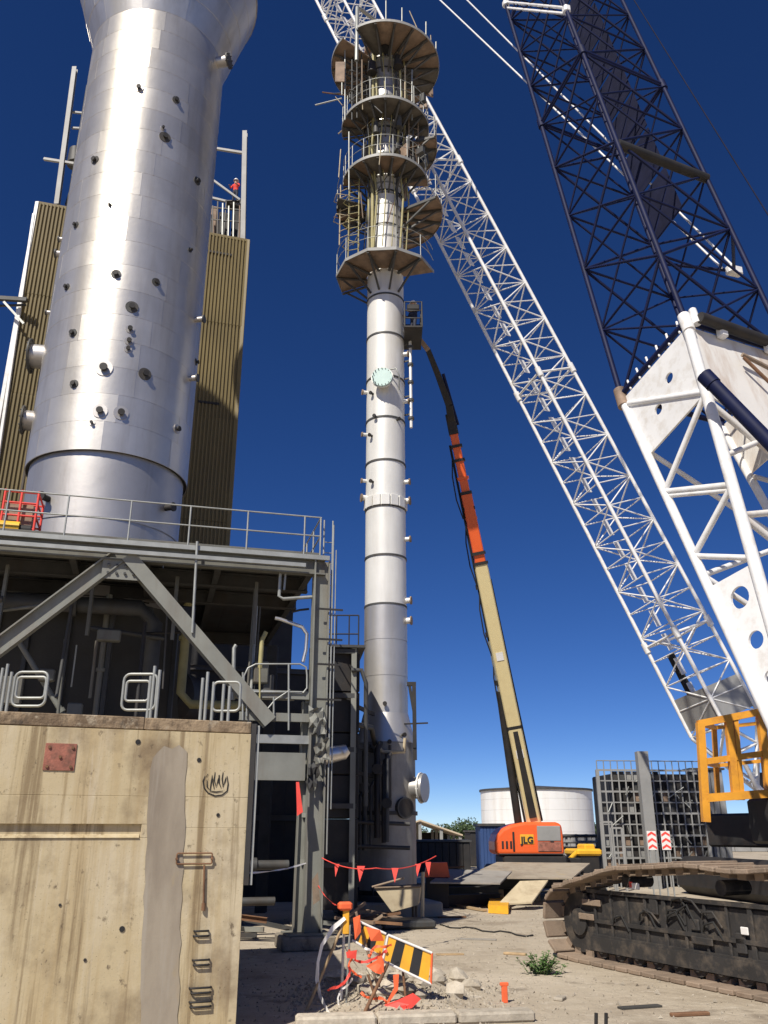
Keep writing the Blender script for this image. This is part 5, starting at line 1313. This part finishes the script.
# shed with cream roof
sh_ = thing('open_shed', 'open sided shed with cream roof left of the storage tank', 'shed', (at(440, 840, 75).x, 75, 0))
a, c = at(405, 838, 75), at(462, 824, 75); rz = at(425, 821, 75).z
x0, x1, xm = a.x - 2, at(463, 840, 75).x, at(420, 820, 75).x
ez = at(463, 836, 75).z
for s, (xa, za_, xb, zb2) in enumerate(((x0, ez, xm, rz), (xm, rz, x1, ez))):
    for k in range(6):
        b = MB(); b.prism([V((xa, 75 + k * 2.5, za_)), V((xb, 75 + k * 2.5, zb2)), V((xb, 75 + k * 2.5 + 2.48, zb2)), V((xa, 75 + k * 2.5 + 2.48, za_))], Z * .12); fix(b.build('roof_sheet', 'roof_cream', sh_))
for x in (x0 + .2, (x0 + xm) / 2, xm, (xm + x1) / 2, x1 - .2):
    for y in (75.3, 82, 89): 
        zt2 = rz - .1 if abs(x - xm) < .1 else ez + (rz - ez) * (1 - abs(x - xm) / ((x1 - xm) if x > xm else (xm - x0))) - .05
        beam('post', V((x, y, 0)), V((x, y, zt2)), .25, .25, 'louvre_grey', sh_)
b = MB(); b.box(((x0 + x1) / 2, 89.5, 1.2), (x1 - x0, .2, 2.4)); b.build('back_wall', 'dark_steel', sh_)

# trees far behind
def tree(label, x, yt, Y, w, seed):
    r = random.Random(seed); p = at(x, yt, Y); h = p.z; t = thing('tree', label, 'tree', (p.x, Y, 0), 'trees on the horizon')
    b = MB(); b.cyl((p.x, Y, 0), (p.x + .2, Y, h * .6), .28, .12, n=8)
    for k in range(4): b.cyl((p.x + .1, Y, h * (.35 + .06 * k)), (p.x + r.uniform(-w, w) * .5, Y + r.uniform(-w, w) * .4, h * r.uniform(.6, .85)), .09, .03, n=6)
    b.build('trunk', 'bark', t)
    b = MB()
    cl_ = [(r.gauss(0, .38) * w, r.gauss(0, .38) * w, h * r.uniform(.42, .9), r.uniform(.25, .45) * w) for _ in range(14)]
    for _ in range(1500):
        cx_, cy_, cz_, cr_ = r.choice(cl_); q = V((r.gauss(0, 1), r.gauss(0, 1), r.gauss(0, .8))).normalized() * cr_ * r.uniform(.5, 1.05); c = V((p.x + cx_, Y + cy_, cz_)) + q
        u = V((r.uniform(-1, 1), r.uniform(-1, 1), r.uniform(-1, 1))).normalized() * r.uniform(.12, .24); v = u.orthogonal().normalized() * r.uniform(.08, .15); b.add([c - u, c + v, c + u, c - v], [(0, 1, 2, 3)])
    b.build('crown', 'leaf_dark', t); return t
tree('rounded dark tree between the shed and the white tank', 460, 822, 130, 3.4, 1)
tree('small dark tree just left of the rounded one by the shed', 447, 826, 135, 2.6, 2)
tree('low far tree behind the left of the white tank', 474, 832, 150, 3.0, 3)
tree('far tree right of the white tank', 603, 826, 140, 3.0, 4)
tree('far tree by the gridded module left edge', 592, 829, 150, 2.6, 5)

# long low dark and blue stores behind the lift
def store(name, label, cat, x0, x1, y0, Y, dep, m, ribs=8, grp=None):
    a, c = at(x0, y0, Y), at(x1, y0, Y); t = thing(name, label, cat, ((a.x + c.x) / 2, Y, 0), grp); w = (c.x - a.x) / ribs
    for k in range(ribs):
        b = MB(); b.box((a.x + w * (k + .5), Y + dep / 2, a.z / 2), (w * .98, dep, a.z), 0, min(.06, w * .1)); b.build('wall_panel', m, t)
    b = MB(); b.box(((a.x + c.x) / 2, Y + dep / 2, a.z + .06), (c.x - a.x + .2, dep + .2, .12)); b.build('roof', 'mid_steel', t); return t
store('shipping_container', 'dark blue container left of the orange lift hood', 'container', 480, 503, 826, 46, 2.4, 'blue_box', 7)
store('site_shed', 'long dark low shed below the white tank at left', 'shed', 470, 545, 832, 70, 5, 'dark_steel', 9)
store('site_store', 'low grey store behind the lift at right of the white tank', 'store', 556, 606, 836, 72, 4, 'louvre_grey', 7)
store('low_store', 'low dark store under the cream shed roof', 'store', 414, 470, 842, 60, 4, 'dark_steel', 8)
store('far_hall', 'low far hall along the horizon at right', 'hall', 700, 860, 826, 120, 12, 'louvre_grey', 10)
store('plant_hall', 'low far hall along the horizon behind the column base', 'hall', 300, 420, 828, 140, 12, 'concrete_grey', 10)
pr_ = thing('pipe_rack', 'grey pipe rack between the white tank and the gridded module', 'pipe rack', (at(590, 850, 52).x, 52, 0))
for x in (566, 576, 586, 596): 
    a = at(x, 834, 52); beam('post', V((a.x, 52, 0)), V((a.x, 52, a.z)), .12, .12, 'louvre_grey', pr_)
for y in (836, 842, 848): bar('pipe', at(562, y, 51.9), at(600, y, 51.9), .08, 'mid_steel' if y != 842 else 'louvre_grey', pr_)
# small yellow loader
ld = thing('yellow_loader', 'small yellow loader beside the boom lift at its right', 'loader', (at(583, 855, 40).x, 40, 0))
c = at(583, 852, 40)
b = MB(); b.box((c.x, 40, c.z + .0), (1.15, 1.6, .28), R(10), .08); b.build('body', 'yellow_paint', ld)
b = MB(); b.box((c.x + .15, 40, c.z + .2), (.5, .9, .26), R(10), .06); b.build('engine_cover', 'yellow_paint', ld)
bar('arm', V((c.x - .4, 39.4, c.z)), V((c.x - .8, 38.9, c.z - .25)), .1, 'yellow_paint', ld)
b = MB(); b.box((c.x - .8, 38.7, c.z - .4), (.8, .3, .4), R(10), .04); b.build('bucket', 'dark_steel', ld)
for dx in (-.5, .5):
    for dy in (-.6, .6): bar('wheel', V((c.x + dx - .12, 40 + dy, .45)), V((c.x + dx + .12, 40 + dy, .45)), .45, 'black_rubber', ld, 16)
b = MB(); b.box((c.x, 40, c.z - .5), (.9, 1.4, .8), R(10), .05); b.build('chassis', 'dark_steel', ld)

# ================================================================== MIDDLE GROUND: stacked plates, scrap, bins
def slab_px(name, label, cat, pts, th, m, z=None, grp=None):
    """flat plate through ground-plan picture points at the given heights"""
    P_ = [lev(x, y, zz) if zz < 5 else at(x, y, zz) for x, y, zz in pts]; b = MB(); b.prism(P_[::-1], Z * -th); return tag(fix(b.build(name, m)), label, cat, grp)
pg = 'steel plates stacked before the boom lift'
slab_px('steel_plate', 'largest pale grey steel plate on top of the stack before the lift', 'steel plate', [(464, 877, 33), (572, 878, 33), (590, 863, 36), (497, 862, 36)], .05, 'mortar_grey', grp=pg)
slab_px('steel_plate', 'grey plate lying left in the stack before the lift', 'steel plate', [(430, 882, 31.8), (500, 883, 31.8), (512, 871, 34), (447, 869, 34)], .05, 'concrete_grey', grp=pg)
slab_px('steel_plate', 'tan plate slanting down at the left of the black track', 'steel plate', [(498, 904, 31.6), (532, 902, 31.6), (548, 880, 32.6), (520, 881, 32.6)], .05, 'beige_bin', grp=pg)
for k, (x0, x1, y, zz, m, lab) in enumerate(((438, 560, 885, .62, 'dark_steel', 'upper dark steel girder under the stacked plates'), (430, 498, 893, .40, 'mid_steel', 'middle dark steel girder under the stacked plates'), (428, 500, 901, .22, 'dark_steel', 'lowest dark steel girder under the stacked plates'))):
    a, c = lev(x0, y, zz), lev(x1, y - 2, zz); c.z = a.z
    t = thing('steel_girder', lab, 'girder', (a.x, a.y, 0), 'girders under the plates'); beam('web', a, c, .10, .30, m, t)
    for s in (-.17, .17): beam('flange', a + Z * s, c + Z * s, .3, .03, m, t)
    for f in (.2, .5, .8): 
        p = a.lerp(c, f); b = MB(); b.box((p.x, p.y, (p.z - .19) / 2), (.2, .3, max(.03, p.z - .19))); b.build('packer', 'timber', t)
for k in range(26):
    r = random.Random(90 + k); p = lev(r.uniform(425, 545), r.uniform(880, 903)); l = r.uniform(.5, 2.0); an = r.uniform(-.5, .9); h = r.uniform(.05, .75)
    tag(beam('scrap_bar', p + Z * h, p + V((math.cos(an) * l, math.sin(an) * l, h + r.uniform(-.05, .15))), r.uniform(.05, .2), r.uniform(.04, .12), r.choice(['dark_steel', 'mid_steel', 'rust', 'concrete_grey', 'rust_pale', 'brown_plate']), None, r.choice(['box', 'L', 'U'])), 'loose steel offcut in the scrap around the stacked plates', 'steel offcut', 'steel offcuts around the plates')
tk_ = slab_px('timber_block', 'small orange timber block below the stacked plates', 'timber block', [(488, 905, .25), (508, 906, .25), (510, 897, .25), (490, 896, .25)], .24, 'stripe_yellow')
a, c = lev(446, 905), lev(485, 912); tag(beam('timber_plank', a + Z * .05, c + Z * .05, .18, .06, 'timber'), 'thin timber plank lying on the dirt behind the barricade', 'plank')
ob = thing('orange_barrier', 'small orange plastic barrier right of the column base', 'barrier', lev(437, 884, 0))
p = at(437, 868, 32.5); b = MB(); b.prism([V((p.x - .45, 32.5, p.z - .3)), V((p.x + .45, 32.5, p.z - .3)), V((p.x + .36, 32.5, p.z + .18)), V((p.x - .36, 32.5, p.z + .18))], V((0, .35, 0))); fix(b.build('shell', 'flag_orange', ob))
b = MB(); b.box((p.x, 32.7, (p.z - .3) / 2), (.8, .5, p.z - .3), 0, .03); b.build('stand', 'dark_steel', ob)

# beige tipping bin before the column
hb = thing('beige_hopper', 'beige tapered hopper bin standing before the slim column', 'hopper', lev(397, 925))
Yh = lev(397, 925).y
q = [at(375, 889, Yh), at(420, 887, Yh), at(418, 905, Yh), at(392, 912, Yh)]
b = MB(); n_ = V((.1, 1, 0)) * .9; b.prism(q[::-1], n_); fix(b.build('body', 'beige_bin', hb))
b = MB(); b.tube([p + V((0, -.02, .02)) for p in (q[0], q[1])] + [q[1] + n_, q[0] + n_], .035, 6, True); b.build('rim', 'rust_pale', hb)
for x in (398, 416):
    a = at(x, 905, Yh + .3); bar('leg', V((a.x, a.y, 0)), a, .04, 'mid_steel', hb)
    a = at(x - 3, 905, Yh + .8); bar('leg', V((a.x, a.y, 0)), a, .04, 'mid_steel', hb)
bar('lever', at(372, 887, Yh), at(404, 878, Yh), .03, 'rust_pale', hb)
bar('leg', V((at(422, 900, Yh).x, Yh, 0)), at(423, 872, Yh), .05, 'beige_bin', hb)
# dark pumps and fittings around the column foot
for k, (x, y, w, h, m, lab) in enumerate(((366, 905, .9, .8, 'dark_steel', 'dark pump casing left of the beige hopper'), (428, 905, .8, .7, 'dark_steel', 'dark valve box right of the beige hopper'), (350, 915, .8, 1.1, 'brown_plate', 'brown steel cabinet beside the steel legs'), (352, 890, .5, 1.3, 'beige_bin', 'beige junction box on a stand left of the column'), (405, 928, 1.5, .22, 'mid_steel', 'low grey steel skid under the beige hopper'))):
    p = lev(x, y); t = thing('site_box', lab, 'equipment box', (p.x, p.y, 0), 'boxes round the column foot')
    b = MB(); b.box((p.x, p.y, h * .55), (w, w * .7, h * .9), R(15), .05); b.build('casing', m, t)
    b = MB(); b.box((p.x, p.y, h * 1.02), (w * .9, w * .6, h * .06), R(15), .01); b.build('lid', 'mid_steel', t)
    for dx in (-.35, .35): b = MB(); b.box((p.x + dx * w, p.y + dx * w * .25, h * .05), (w * .15, w * .6, h * .1), R(15)); b.build('foot', 'dark_steel', t)
    if h > .5: bar('pipe_stub', (p.x - w * .1, p.y - w * .5, h * .5), (p.x - w * .1, p.y - w * .2, h * .5), .1, 'mid_steel', t, 12)
for k in range(18):     # loose frames and offcuts, added to help darken the shaded bay behind the legs
    r = random.Random(300 + k); p = fp(r.uniform(-5.5, 1.2), r.uniform(.9, 5.5), 0); l = r.uniform(.6, 2.4); an = r.uniform(-.6, 1.2); h = r.uniform(.05, 1.0) if k % 3 else .08
    e = p + V((math.cos(an) * l, math.sin(an) * l * .6, h * r.uniform(-.5, 1)))
    e.z = max(e.z, .08)
    tag(beam('scrap_bar', p + Z * h, e, r.uniform(.06, .22), r.uniform(.05, .14), r.choice(['dark_steel', 'mid_steel', 'rust', 'grey_paint', 'concrete_dark', 'brown_plate']), None, r.choice(['box', 'L', 'U', 'I'])), 'loose steel offcut in the dark bay behind the frame legs', 'steel offcut', 'steel offcuts in the dark bay')
for k in range(16):     # scrap timber and frames left of the hopper
    r = random.Random(500 + k); p = lev(r.uniform(328, 372), r.uniform(905, 940)); l = r.uniform(.6, 1.5); an = r.uniform(-1, 1); 
    e = p + V((math.cos(an) * l, math.sin(an) * l, 0)); h0, h1 = r.uniform(.05, .5), r.uniform(.05, .9)
    tag(beam('scrap_bar', p + Z * h0, e + Z * h1, .07, .07, r.choice(['rust', 'timber', 'brown_plate', 'beige_bin', 'rust_pale']), None, r.choice(['box', 'L'])), 'rusty scrap length heaped between the steel legs and the hopper', 'scrap length', 'scrap lengths by the hopper')

# ================================================================== FOREGROUND
# kerb
a, c = lev(296, 1024), lev(531, 1017)
kb = thing('concrete_kerb', 'low worn concrete kerb at the bottom edge below the rubble', 'kerb', a)
d = (c - a); n_k = 3
for i in range(n_k):
    p = a + d * (i + .5) / n_k; b = MB(); b.box(p + V((0, -.2, .07)), (d.length / n_k - .02, .34, .14), math.atan2(d.y, d.x) + rng.uniform(-.015, .015), .03); b.build('kerb_stone', 'rubble', kb)
# barricade: leaning striped board on stakes
YBR = 14.4
bd = thing('striped_barricade', 'yellow and black striped barricade board leaning on crossed stakes', 'barricade', lev(375, 1008))
def bq(x, y, dy=0.0): return at(x, y, YBR + dy)
TLq, TRq, BRq, BLq = bq(388, 935), bq(432, 953), bq(431, 984), bq(383, 961)
def board(tl, tr_, br, bl_, n, first):
    for k in range(n):
        f0, f1 = k / n, (k + 1) / n; sk = .10 / 1
        q = [tl.lerp(tr_, f0), tl.lerp(tr_, f1), bl_.lerp(br, min(1, max(0, f1 - .06))), bl_.lerp(br, max(0, f0 - .06))]
        b = MB(); b.prism([p + V((0, .001 * k, 0)) for p in q], V((0, .03, 0))); fix(b.build('stripe', 'stripe_yellow' if (k + first) % 2 == 0 else 'stripe_black', bd))
    b = MB(); b.tube([tl, tr_], .02, 6); b.build('top_edge', 'tape_white', bd); b = MB(); b.tube([bl_, br], .02, 6); b.build('bottom_edge', 'tape_white', bd)
board(TLq, TRq, BRq, BLq, 5, 0)
b = MB(); b.tube([TLq, BLq], .018, 6); b.build('end_edge', 'tape_white', bd)
b = MB(); b.tube([TRq, BRq], .018, 6); b.build('end_edge', 'flag_orange', bd)
board(bq(358, 921, .25), bq(386, 934, .25), bq(383, 958, .25), bq(352, 940, .25), 4, 1)
for (x0, y0, x1, y1, r, m) in ((345, 906, 341, 1006, .022, 'tape_white'), (347, 915, 306, 1012, .022, 'timber'), (356, 912, 384, 1008, .022, 'rust_pale'), (350, 925, 346, 1010, .018, 'galvanised'), (393, 953, 362, 1018, .026, 'rust'), (368, 975, 380, 1012, .02, 'rust'), (402, 962, 407, 1012, .02, 'rust')):
    top = bq(x0, y0, .1); ft_ = lev(x1, y1); bar('stake', ft_, top, r, m, bd, 8)
b = MB(); b.box(bq(345, 906, .1), (.22, .16, .12), .3, .03); b.build('stake_cap', 'flag_orange', bd)
b = MB(); b.box(bq(346, 922, .1), (.10, .06, .34), .1, .01); b.build('stake_sleeve', 'stripe_yellow', bd)
# tape and flags on the barricade
def ribbon(name, label, pts, w, m, cat='tape', grp=None):
    P_ = [V(p) for p in pts]; b = MB(); L_, R_ = [], []
    for i, p in enumerate(P_):
        dd = (P_[min(i + 1, len(P_) - 1)] - P_[max(i - 1, 0)]).normalized(); s = dd.cross(V((.6 * math.sin(i * .9), -1, .5 * math.cos(i * .7)))).normalized() * w * (1 + .25 * math.sin(i * 1.7))
        L_.append(p + s); R_.append(p - s)
    n = len(P_); b.add(L_ + R_, [(i, i + 1, n + i + 1, n + i) for i in range(n - 1)], False)
    o = b.build(name, m); so = o.modifiers.new('thick', 'SOLIDIFY'); so.thickness = .002; return tag(o, label, cat, grp)
ribbon('tape_loop', 'white warning tape looping down left of the barricade', [bq(345, 918, .05), bq(333, 928, .0), bq(322, 945, -.05), bq(318, 962, -.05), bq(317, 980, 0), bq(320, 996, 0), bq(328, 1012, -.2), bq(338, 1026, -.5)], .028, 'tape_white')
def flag(label, pts, m='flag_orange', th=.01):
    P_ = [bq(*p) for p in pts]; b = MB(); b.prism(P_, V((0, th, 0))); return tag(fix(b.build('warning_flag', m)), label, 'flag', 'warning flags on the barricade')
flag('orange flag hanging above the left striped board', [(366, 927, -.06), (380, 930, -.10), (384, 941, -.05), (371, 941, -.08)])
flag('star shaped crumpled orange flag below the striped board', [(366, 966, -.1), (377, 960, -.1), (380, 950, -.12), (384, 962, -.1), (384, 975, -.1), (376, 973, -.14)])
flag('narrow orange flag tied to the middle stake of the barricade', [(353, 918, .0), (360, 915, -.05), (361, 932, .0), (355, 940, .0)])
flag('long red flag trailing on the rubble below the barricade', [(384, 1005, -.2), (398, 1000, -.25), (413, 993, -.3), (421, 999, -.3), (412, 1008, -.3), (396, 1011, -.3)], 'flag_red')
flag('thin orange flag hanging under the right striped board', [(393, 975, -.1), (399, 974, -.12), (398, 990, -.1), (388, 1004, -.1), (386, 1003, -.1), (394, 988, -.1)])
flag('small red flag at the foot of the barricade', [(400, 1006, -.3), (406, 1005, -.3), (405, 1020, -.35), (401, 1020, -.3)], 'flag_red')
flag('pinkish flag on the white stake', [(346, 952, -.1), (357, 950, -.12), (356, 959, -.1), (347, 958, -.1)], 'flag_red')
# tangle of orange barrier tape and strips round the stakes
r6 = random.Random(66)
for k in range(7):
    x, y = 345 + r6.uniform(0, 55), 945 + r6.uniform(0, 50); an = r6.uniform(0, 6.28); dy_ = r6.uniform(-.2, .1); pts = []
    for j in range(16):
        pts.append(bq(x, min(y, 1009), dy_)); an += r6.uniform(-.55, .55); x += math.cos(an) * 2.6; y += math.sin(an) * 1.8 + .4; dy_ = max(-.3, min(.15, dy_ + r6.uniform(-.03, .03)))
    ribbon('barrier_strip', 'torn strip of warning tape tangled round the barricade stakes', pts, r6.uniform(.012, .020), r6.choice(['flag_orange', 'flag_orange', 'tape_white', 'flag_red']), 'tape', 'torn tape strips on the barricade')
# bunting between block and column
def sag(a, c, s, n=10): return [a.lerp(c, k / n) - Z * s * 4 * (k / n) * (1 - k / n) for k in range(n + 1)]
bn = thing('flag_bunting', 'line of small red triangular flags strung from the steel leg past the column', 'bunting', at(330, 860, 20.8))
l0, l1, l2 = at(322, 858, 21.0), at(376, 868, 20.0), at(436, 856, 22.5)
b = MB(); b.tube(sag(l0, l1, .1) + sag(l1, l2, .12)[1:], .012, 5); b.build('line', 'flag_red', bn)
for x, y, Yf, w, h in ((337, 864, 20.8, 5, 13), (361, 866, 20.3, 8, 16), (395, 868, 20.5, 7, 15), (418, 864, 21.6, 6, 13), (428, 862, 22.0, 6, 14)):
    b = MB(); b.prism([at(x - w / 2, y, Yf), at(x + w / 2, y, Yf), at(x + rng.uniform(-2, 2), y + h, Yf - .05)], V((0, .012, 0))); fix(b.build('pennant', 'flag_red', bn))
ribbon('white_tape', 'white tape stretched from the concrete block to the steel leg', sag(at(244, 873, 17.0), at(306, 863, 21.2), .05), .016, 'tape_white')
ribbon('red_tape', 'red tape hanging between the leg and the barricade', sag(at(318, 885, 20.9), bq(345, 908, .1), .1), .014, 'flag_red')
fl = [at(312, 880, 20.8), at(318, 872, 20.8), at(320, 900, 20.8), at(313, 905, 20.8)]
b = MB(); b.prism(fl, V((0, .01, 0))); tag(fix(b.build('warning_flag', 'rust_pale')), 'faded pink flag tied low on the steel leg', 'flag')
fl = [at(296, 782, 21), at(299, 782, 21), at(303, 812, 21), at(297, 816, 21)]
b = MB(); b.prism(fl, V((0, .01, 0))); tag(fix(b.build('warning_flag', 'flag_red')), 'narrow red flag hanging on the slimmer steel leg', 'flag')
# rubble: the larger lumps one by one, the grit as one mass
for k in range(44):
    r = random.Random(700 + k); x, y = r.gauss(398, 42), r.uniform(972, 1010)
    p = lev(min(max(x, 325), 500), y); s = r.uniform(.05, .16) * (1.5 if k < 14 else 1.1)
    hpile = .28 * math.exp(-((p.x - .15) ** 2) / 1.0 - ((p.y - 15.6) ** 2) / 2.2)
    o = ball_chunk('rubble_stone', p + Z * (s * .35 + hpile), (s * r.uniform(.8, 1.5), s * r.uniform(.8, 1.3), s * r.uniform(.5, .9)), 'rubble', None, k)
    tag(o, 'pale broken concrete lump in the rubble heap behind the barricade', 'rubble lump', 'rubble lumps by the barricade')
r = random.Random(77); b = MB()
hp = lambda p: .28 * math.exp(-((p.x - .15) ** 2) / 1.0 - ((p.y - 15.6) ** 2) / 2.2)
def grit(p, s, z=0):
    a = [p + V((r.uniform(-s, s), r.uniform(-s, s), z + r.uniform(0, s * .3))) for _ in range(3)]; t = p + Z * (z + s * r.uniform(.6, 1.3)); b.add(a + [t], [(0, 1, 3), (1, 2, 3), (2, 0, 3)])
for _ in range(5200):
    p = V((r.gauss(.15, 1.0), r.gauss(15.7, 1.3), 0)); grit(p, r.uniform(.012, .05), hp(p) - .02)
for _ in range(5200):
    p = V((r.uniform(-3, 7), r.uniform(12.3, 34), 0)); grit(p, r.uniform(.006, .03) * (2.2 if r.random() < .06 else 1))
gb = MB(); N_ = 24; vs_ = [V((.15 + (i / N_ - .5) * 5, 15.6 + (j / N_ - .5) * 6.4, 0)) for i in range(N_ + 1) for j in range(N_ + 1)]
for v_ in vs_: v_.z = hp(v_) * (1 + r.uniform(-.25, .25)) - .012
gb.add(vs_, [(i * (N_ + 1) + j, (i + 1) * (N_ + 1) + j, (i + 1) * (N_ + 1) + j + 1, i * (N_ + 1) + j + 1) for i in range(N_) for j in range(N_)])
o = gb.build('soil_heap', 'ground_dirt'); o['kind'] = 'stuff'; o['label'] = 'low heap of dirt under the rubble'; o['category'] = 'soil'
o = b.build('gravel', 'rubble'); o['kind'] = 'stuff'; o['label'] = 'scattered grit and small stones on the dirt'; o['category'] = 'gravel'
# orange marker stub and small stakes
p = lev(505, 1003); om = thing('orange_marker', 'short orange marker post on the ground right of the rubble', 'marker post', p)
b = MB(); b.box(p + Z * .13, (.09, .05, .26), .2, .008); b.build('post', 'flag_orange', om); b = MB(); b.box(p + Z * .26, (.13, .06, .05), .2, .008); b.build('cap', 'flag_orange', om)
for x, lab in ((596, 'left short dark stake at the bottom edge'), (606, 'right short dark stake at the bottom edge')):
    p = lev(x, 1030); tag(bar('ground_stake', p, p + Z * .2 + V((.02, 0, 0)), .025, 'dark_steel', None, 8), lab, 'stake', 'short stakes at the bottom edge')
# weed
wp_ = lev(541, 974); wd = thing('weed_plant', 'low green leafy weed growing beside the front of the track', 'weed', wp_); r = random.Random(21)
for k in range(46):
    an = r.uniform(0, 6.28); d0 = abs(r.gauss(0, .16)); h = max(.10, .36 * r.uniform(.4, 1.1) - d0 * .3); lean = V((math.cos(an), math.sin(an) * .7, 0)) * r.uniform(.08, .30)
    p = wp_ + V((math.cos(an) * d0, math.sin(an) * d0 * .7, 0)); top = p + lean + Z * h
    b = MB(); b.tube([p, p.lerp(top, .5) + Z * .03, top], .006, 4)
    for q in range(9):
        f = .25 + .75 * q / 8; c = p.lerp(top, f); a2 = r.uniform(0, 6.28); u = V((math.cos(a2), math.sin(a2), r.uniform(-.3, .5))).normalized() * r.uniform(.05, .10); w_ = u.cross(Z).normalized() * r.uniform(.02, .04); up_ = Z * .01
        b.add([c, c + u * .5 + w_ + up_, c + u, c + u * .5 - w_ + up_], [(0, 1, 2), (0, 2, 3)])
    b.build('leafy_stem', 'leaf_weed', wd)
pts = [lev(x, y) + Z * .02 for x, y in ((440, 925), (455, 930), (470, 927), (488, 934), (505, 931), (522, 938), (533, 936))]
b = MB(); b.tube([pts[0]] + [pts[i].lerp(pts[i + 1], f) for i in range(6) for f in (.35, .7)] + [pts[-1]], .02, 6); tag(b.build('ground_hose', 'black_rubber'), 'black hose lying across the dirt before the stacked plates', 'hose')
for k, (x, y, l, w, an, m, lab) in enumerate(((470, 1000, .35, .2, .5, 'rubble', 'flat pale slab piece right of the rubble heap'), (560, 1000, .25, .15, 1.1, 'rubble', 'small pale slab piece before the track'), (452, 918, .9, .1, .15, 'rust', 'rusty flat bar on the dirt before the plates'), (515, 955, .5, .12, -.4, 'timber', 'weathered timber offcut left of the weed'), (690, 1016, .6, .1, .2, 'rust', 'rusty strip at the bottom right edge'))):
    p = lev(x, y); b = MB(); b.box(p + Z * .025, (l, w, .05), an, .012); tag(b.build('flat_scrap', m), lab, 'scrap')
# scattered planks / flat debris on the dirt, tyre-worn dark strips
for k, (x, y, l, an, m, lab) in enumerate(((640, 1008, .7, .3, 'concrete_dark', 'dark flat scrap on the dirt near the bottom edge'), (450, 955, .6, .1, 'timber', 'short timber offcut on the dirt right of the barricade'), (478, 940, .9, -.2, 'concrete_grey', 'flat grey board on the dirt between barricade and track'))):
    p = lev(x, y); b = MB(); b.box(p + Z * .015, (l, .14, .03), an, .005); tag(b.build('flat_scrap', m), lab, 'scrap')

print('objects', len(bpy.data.objects))
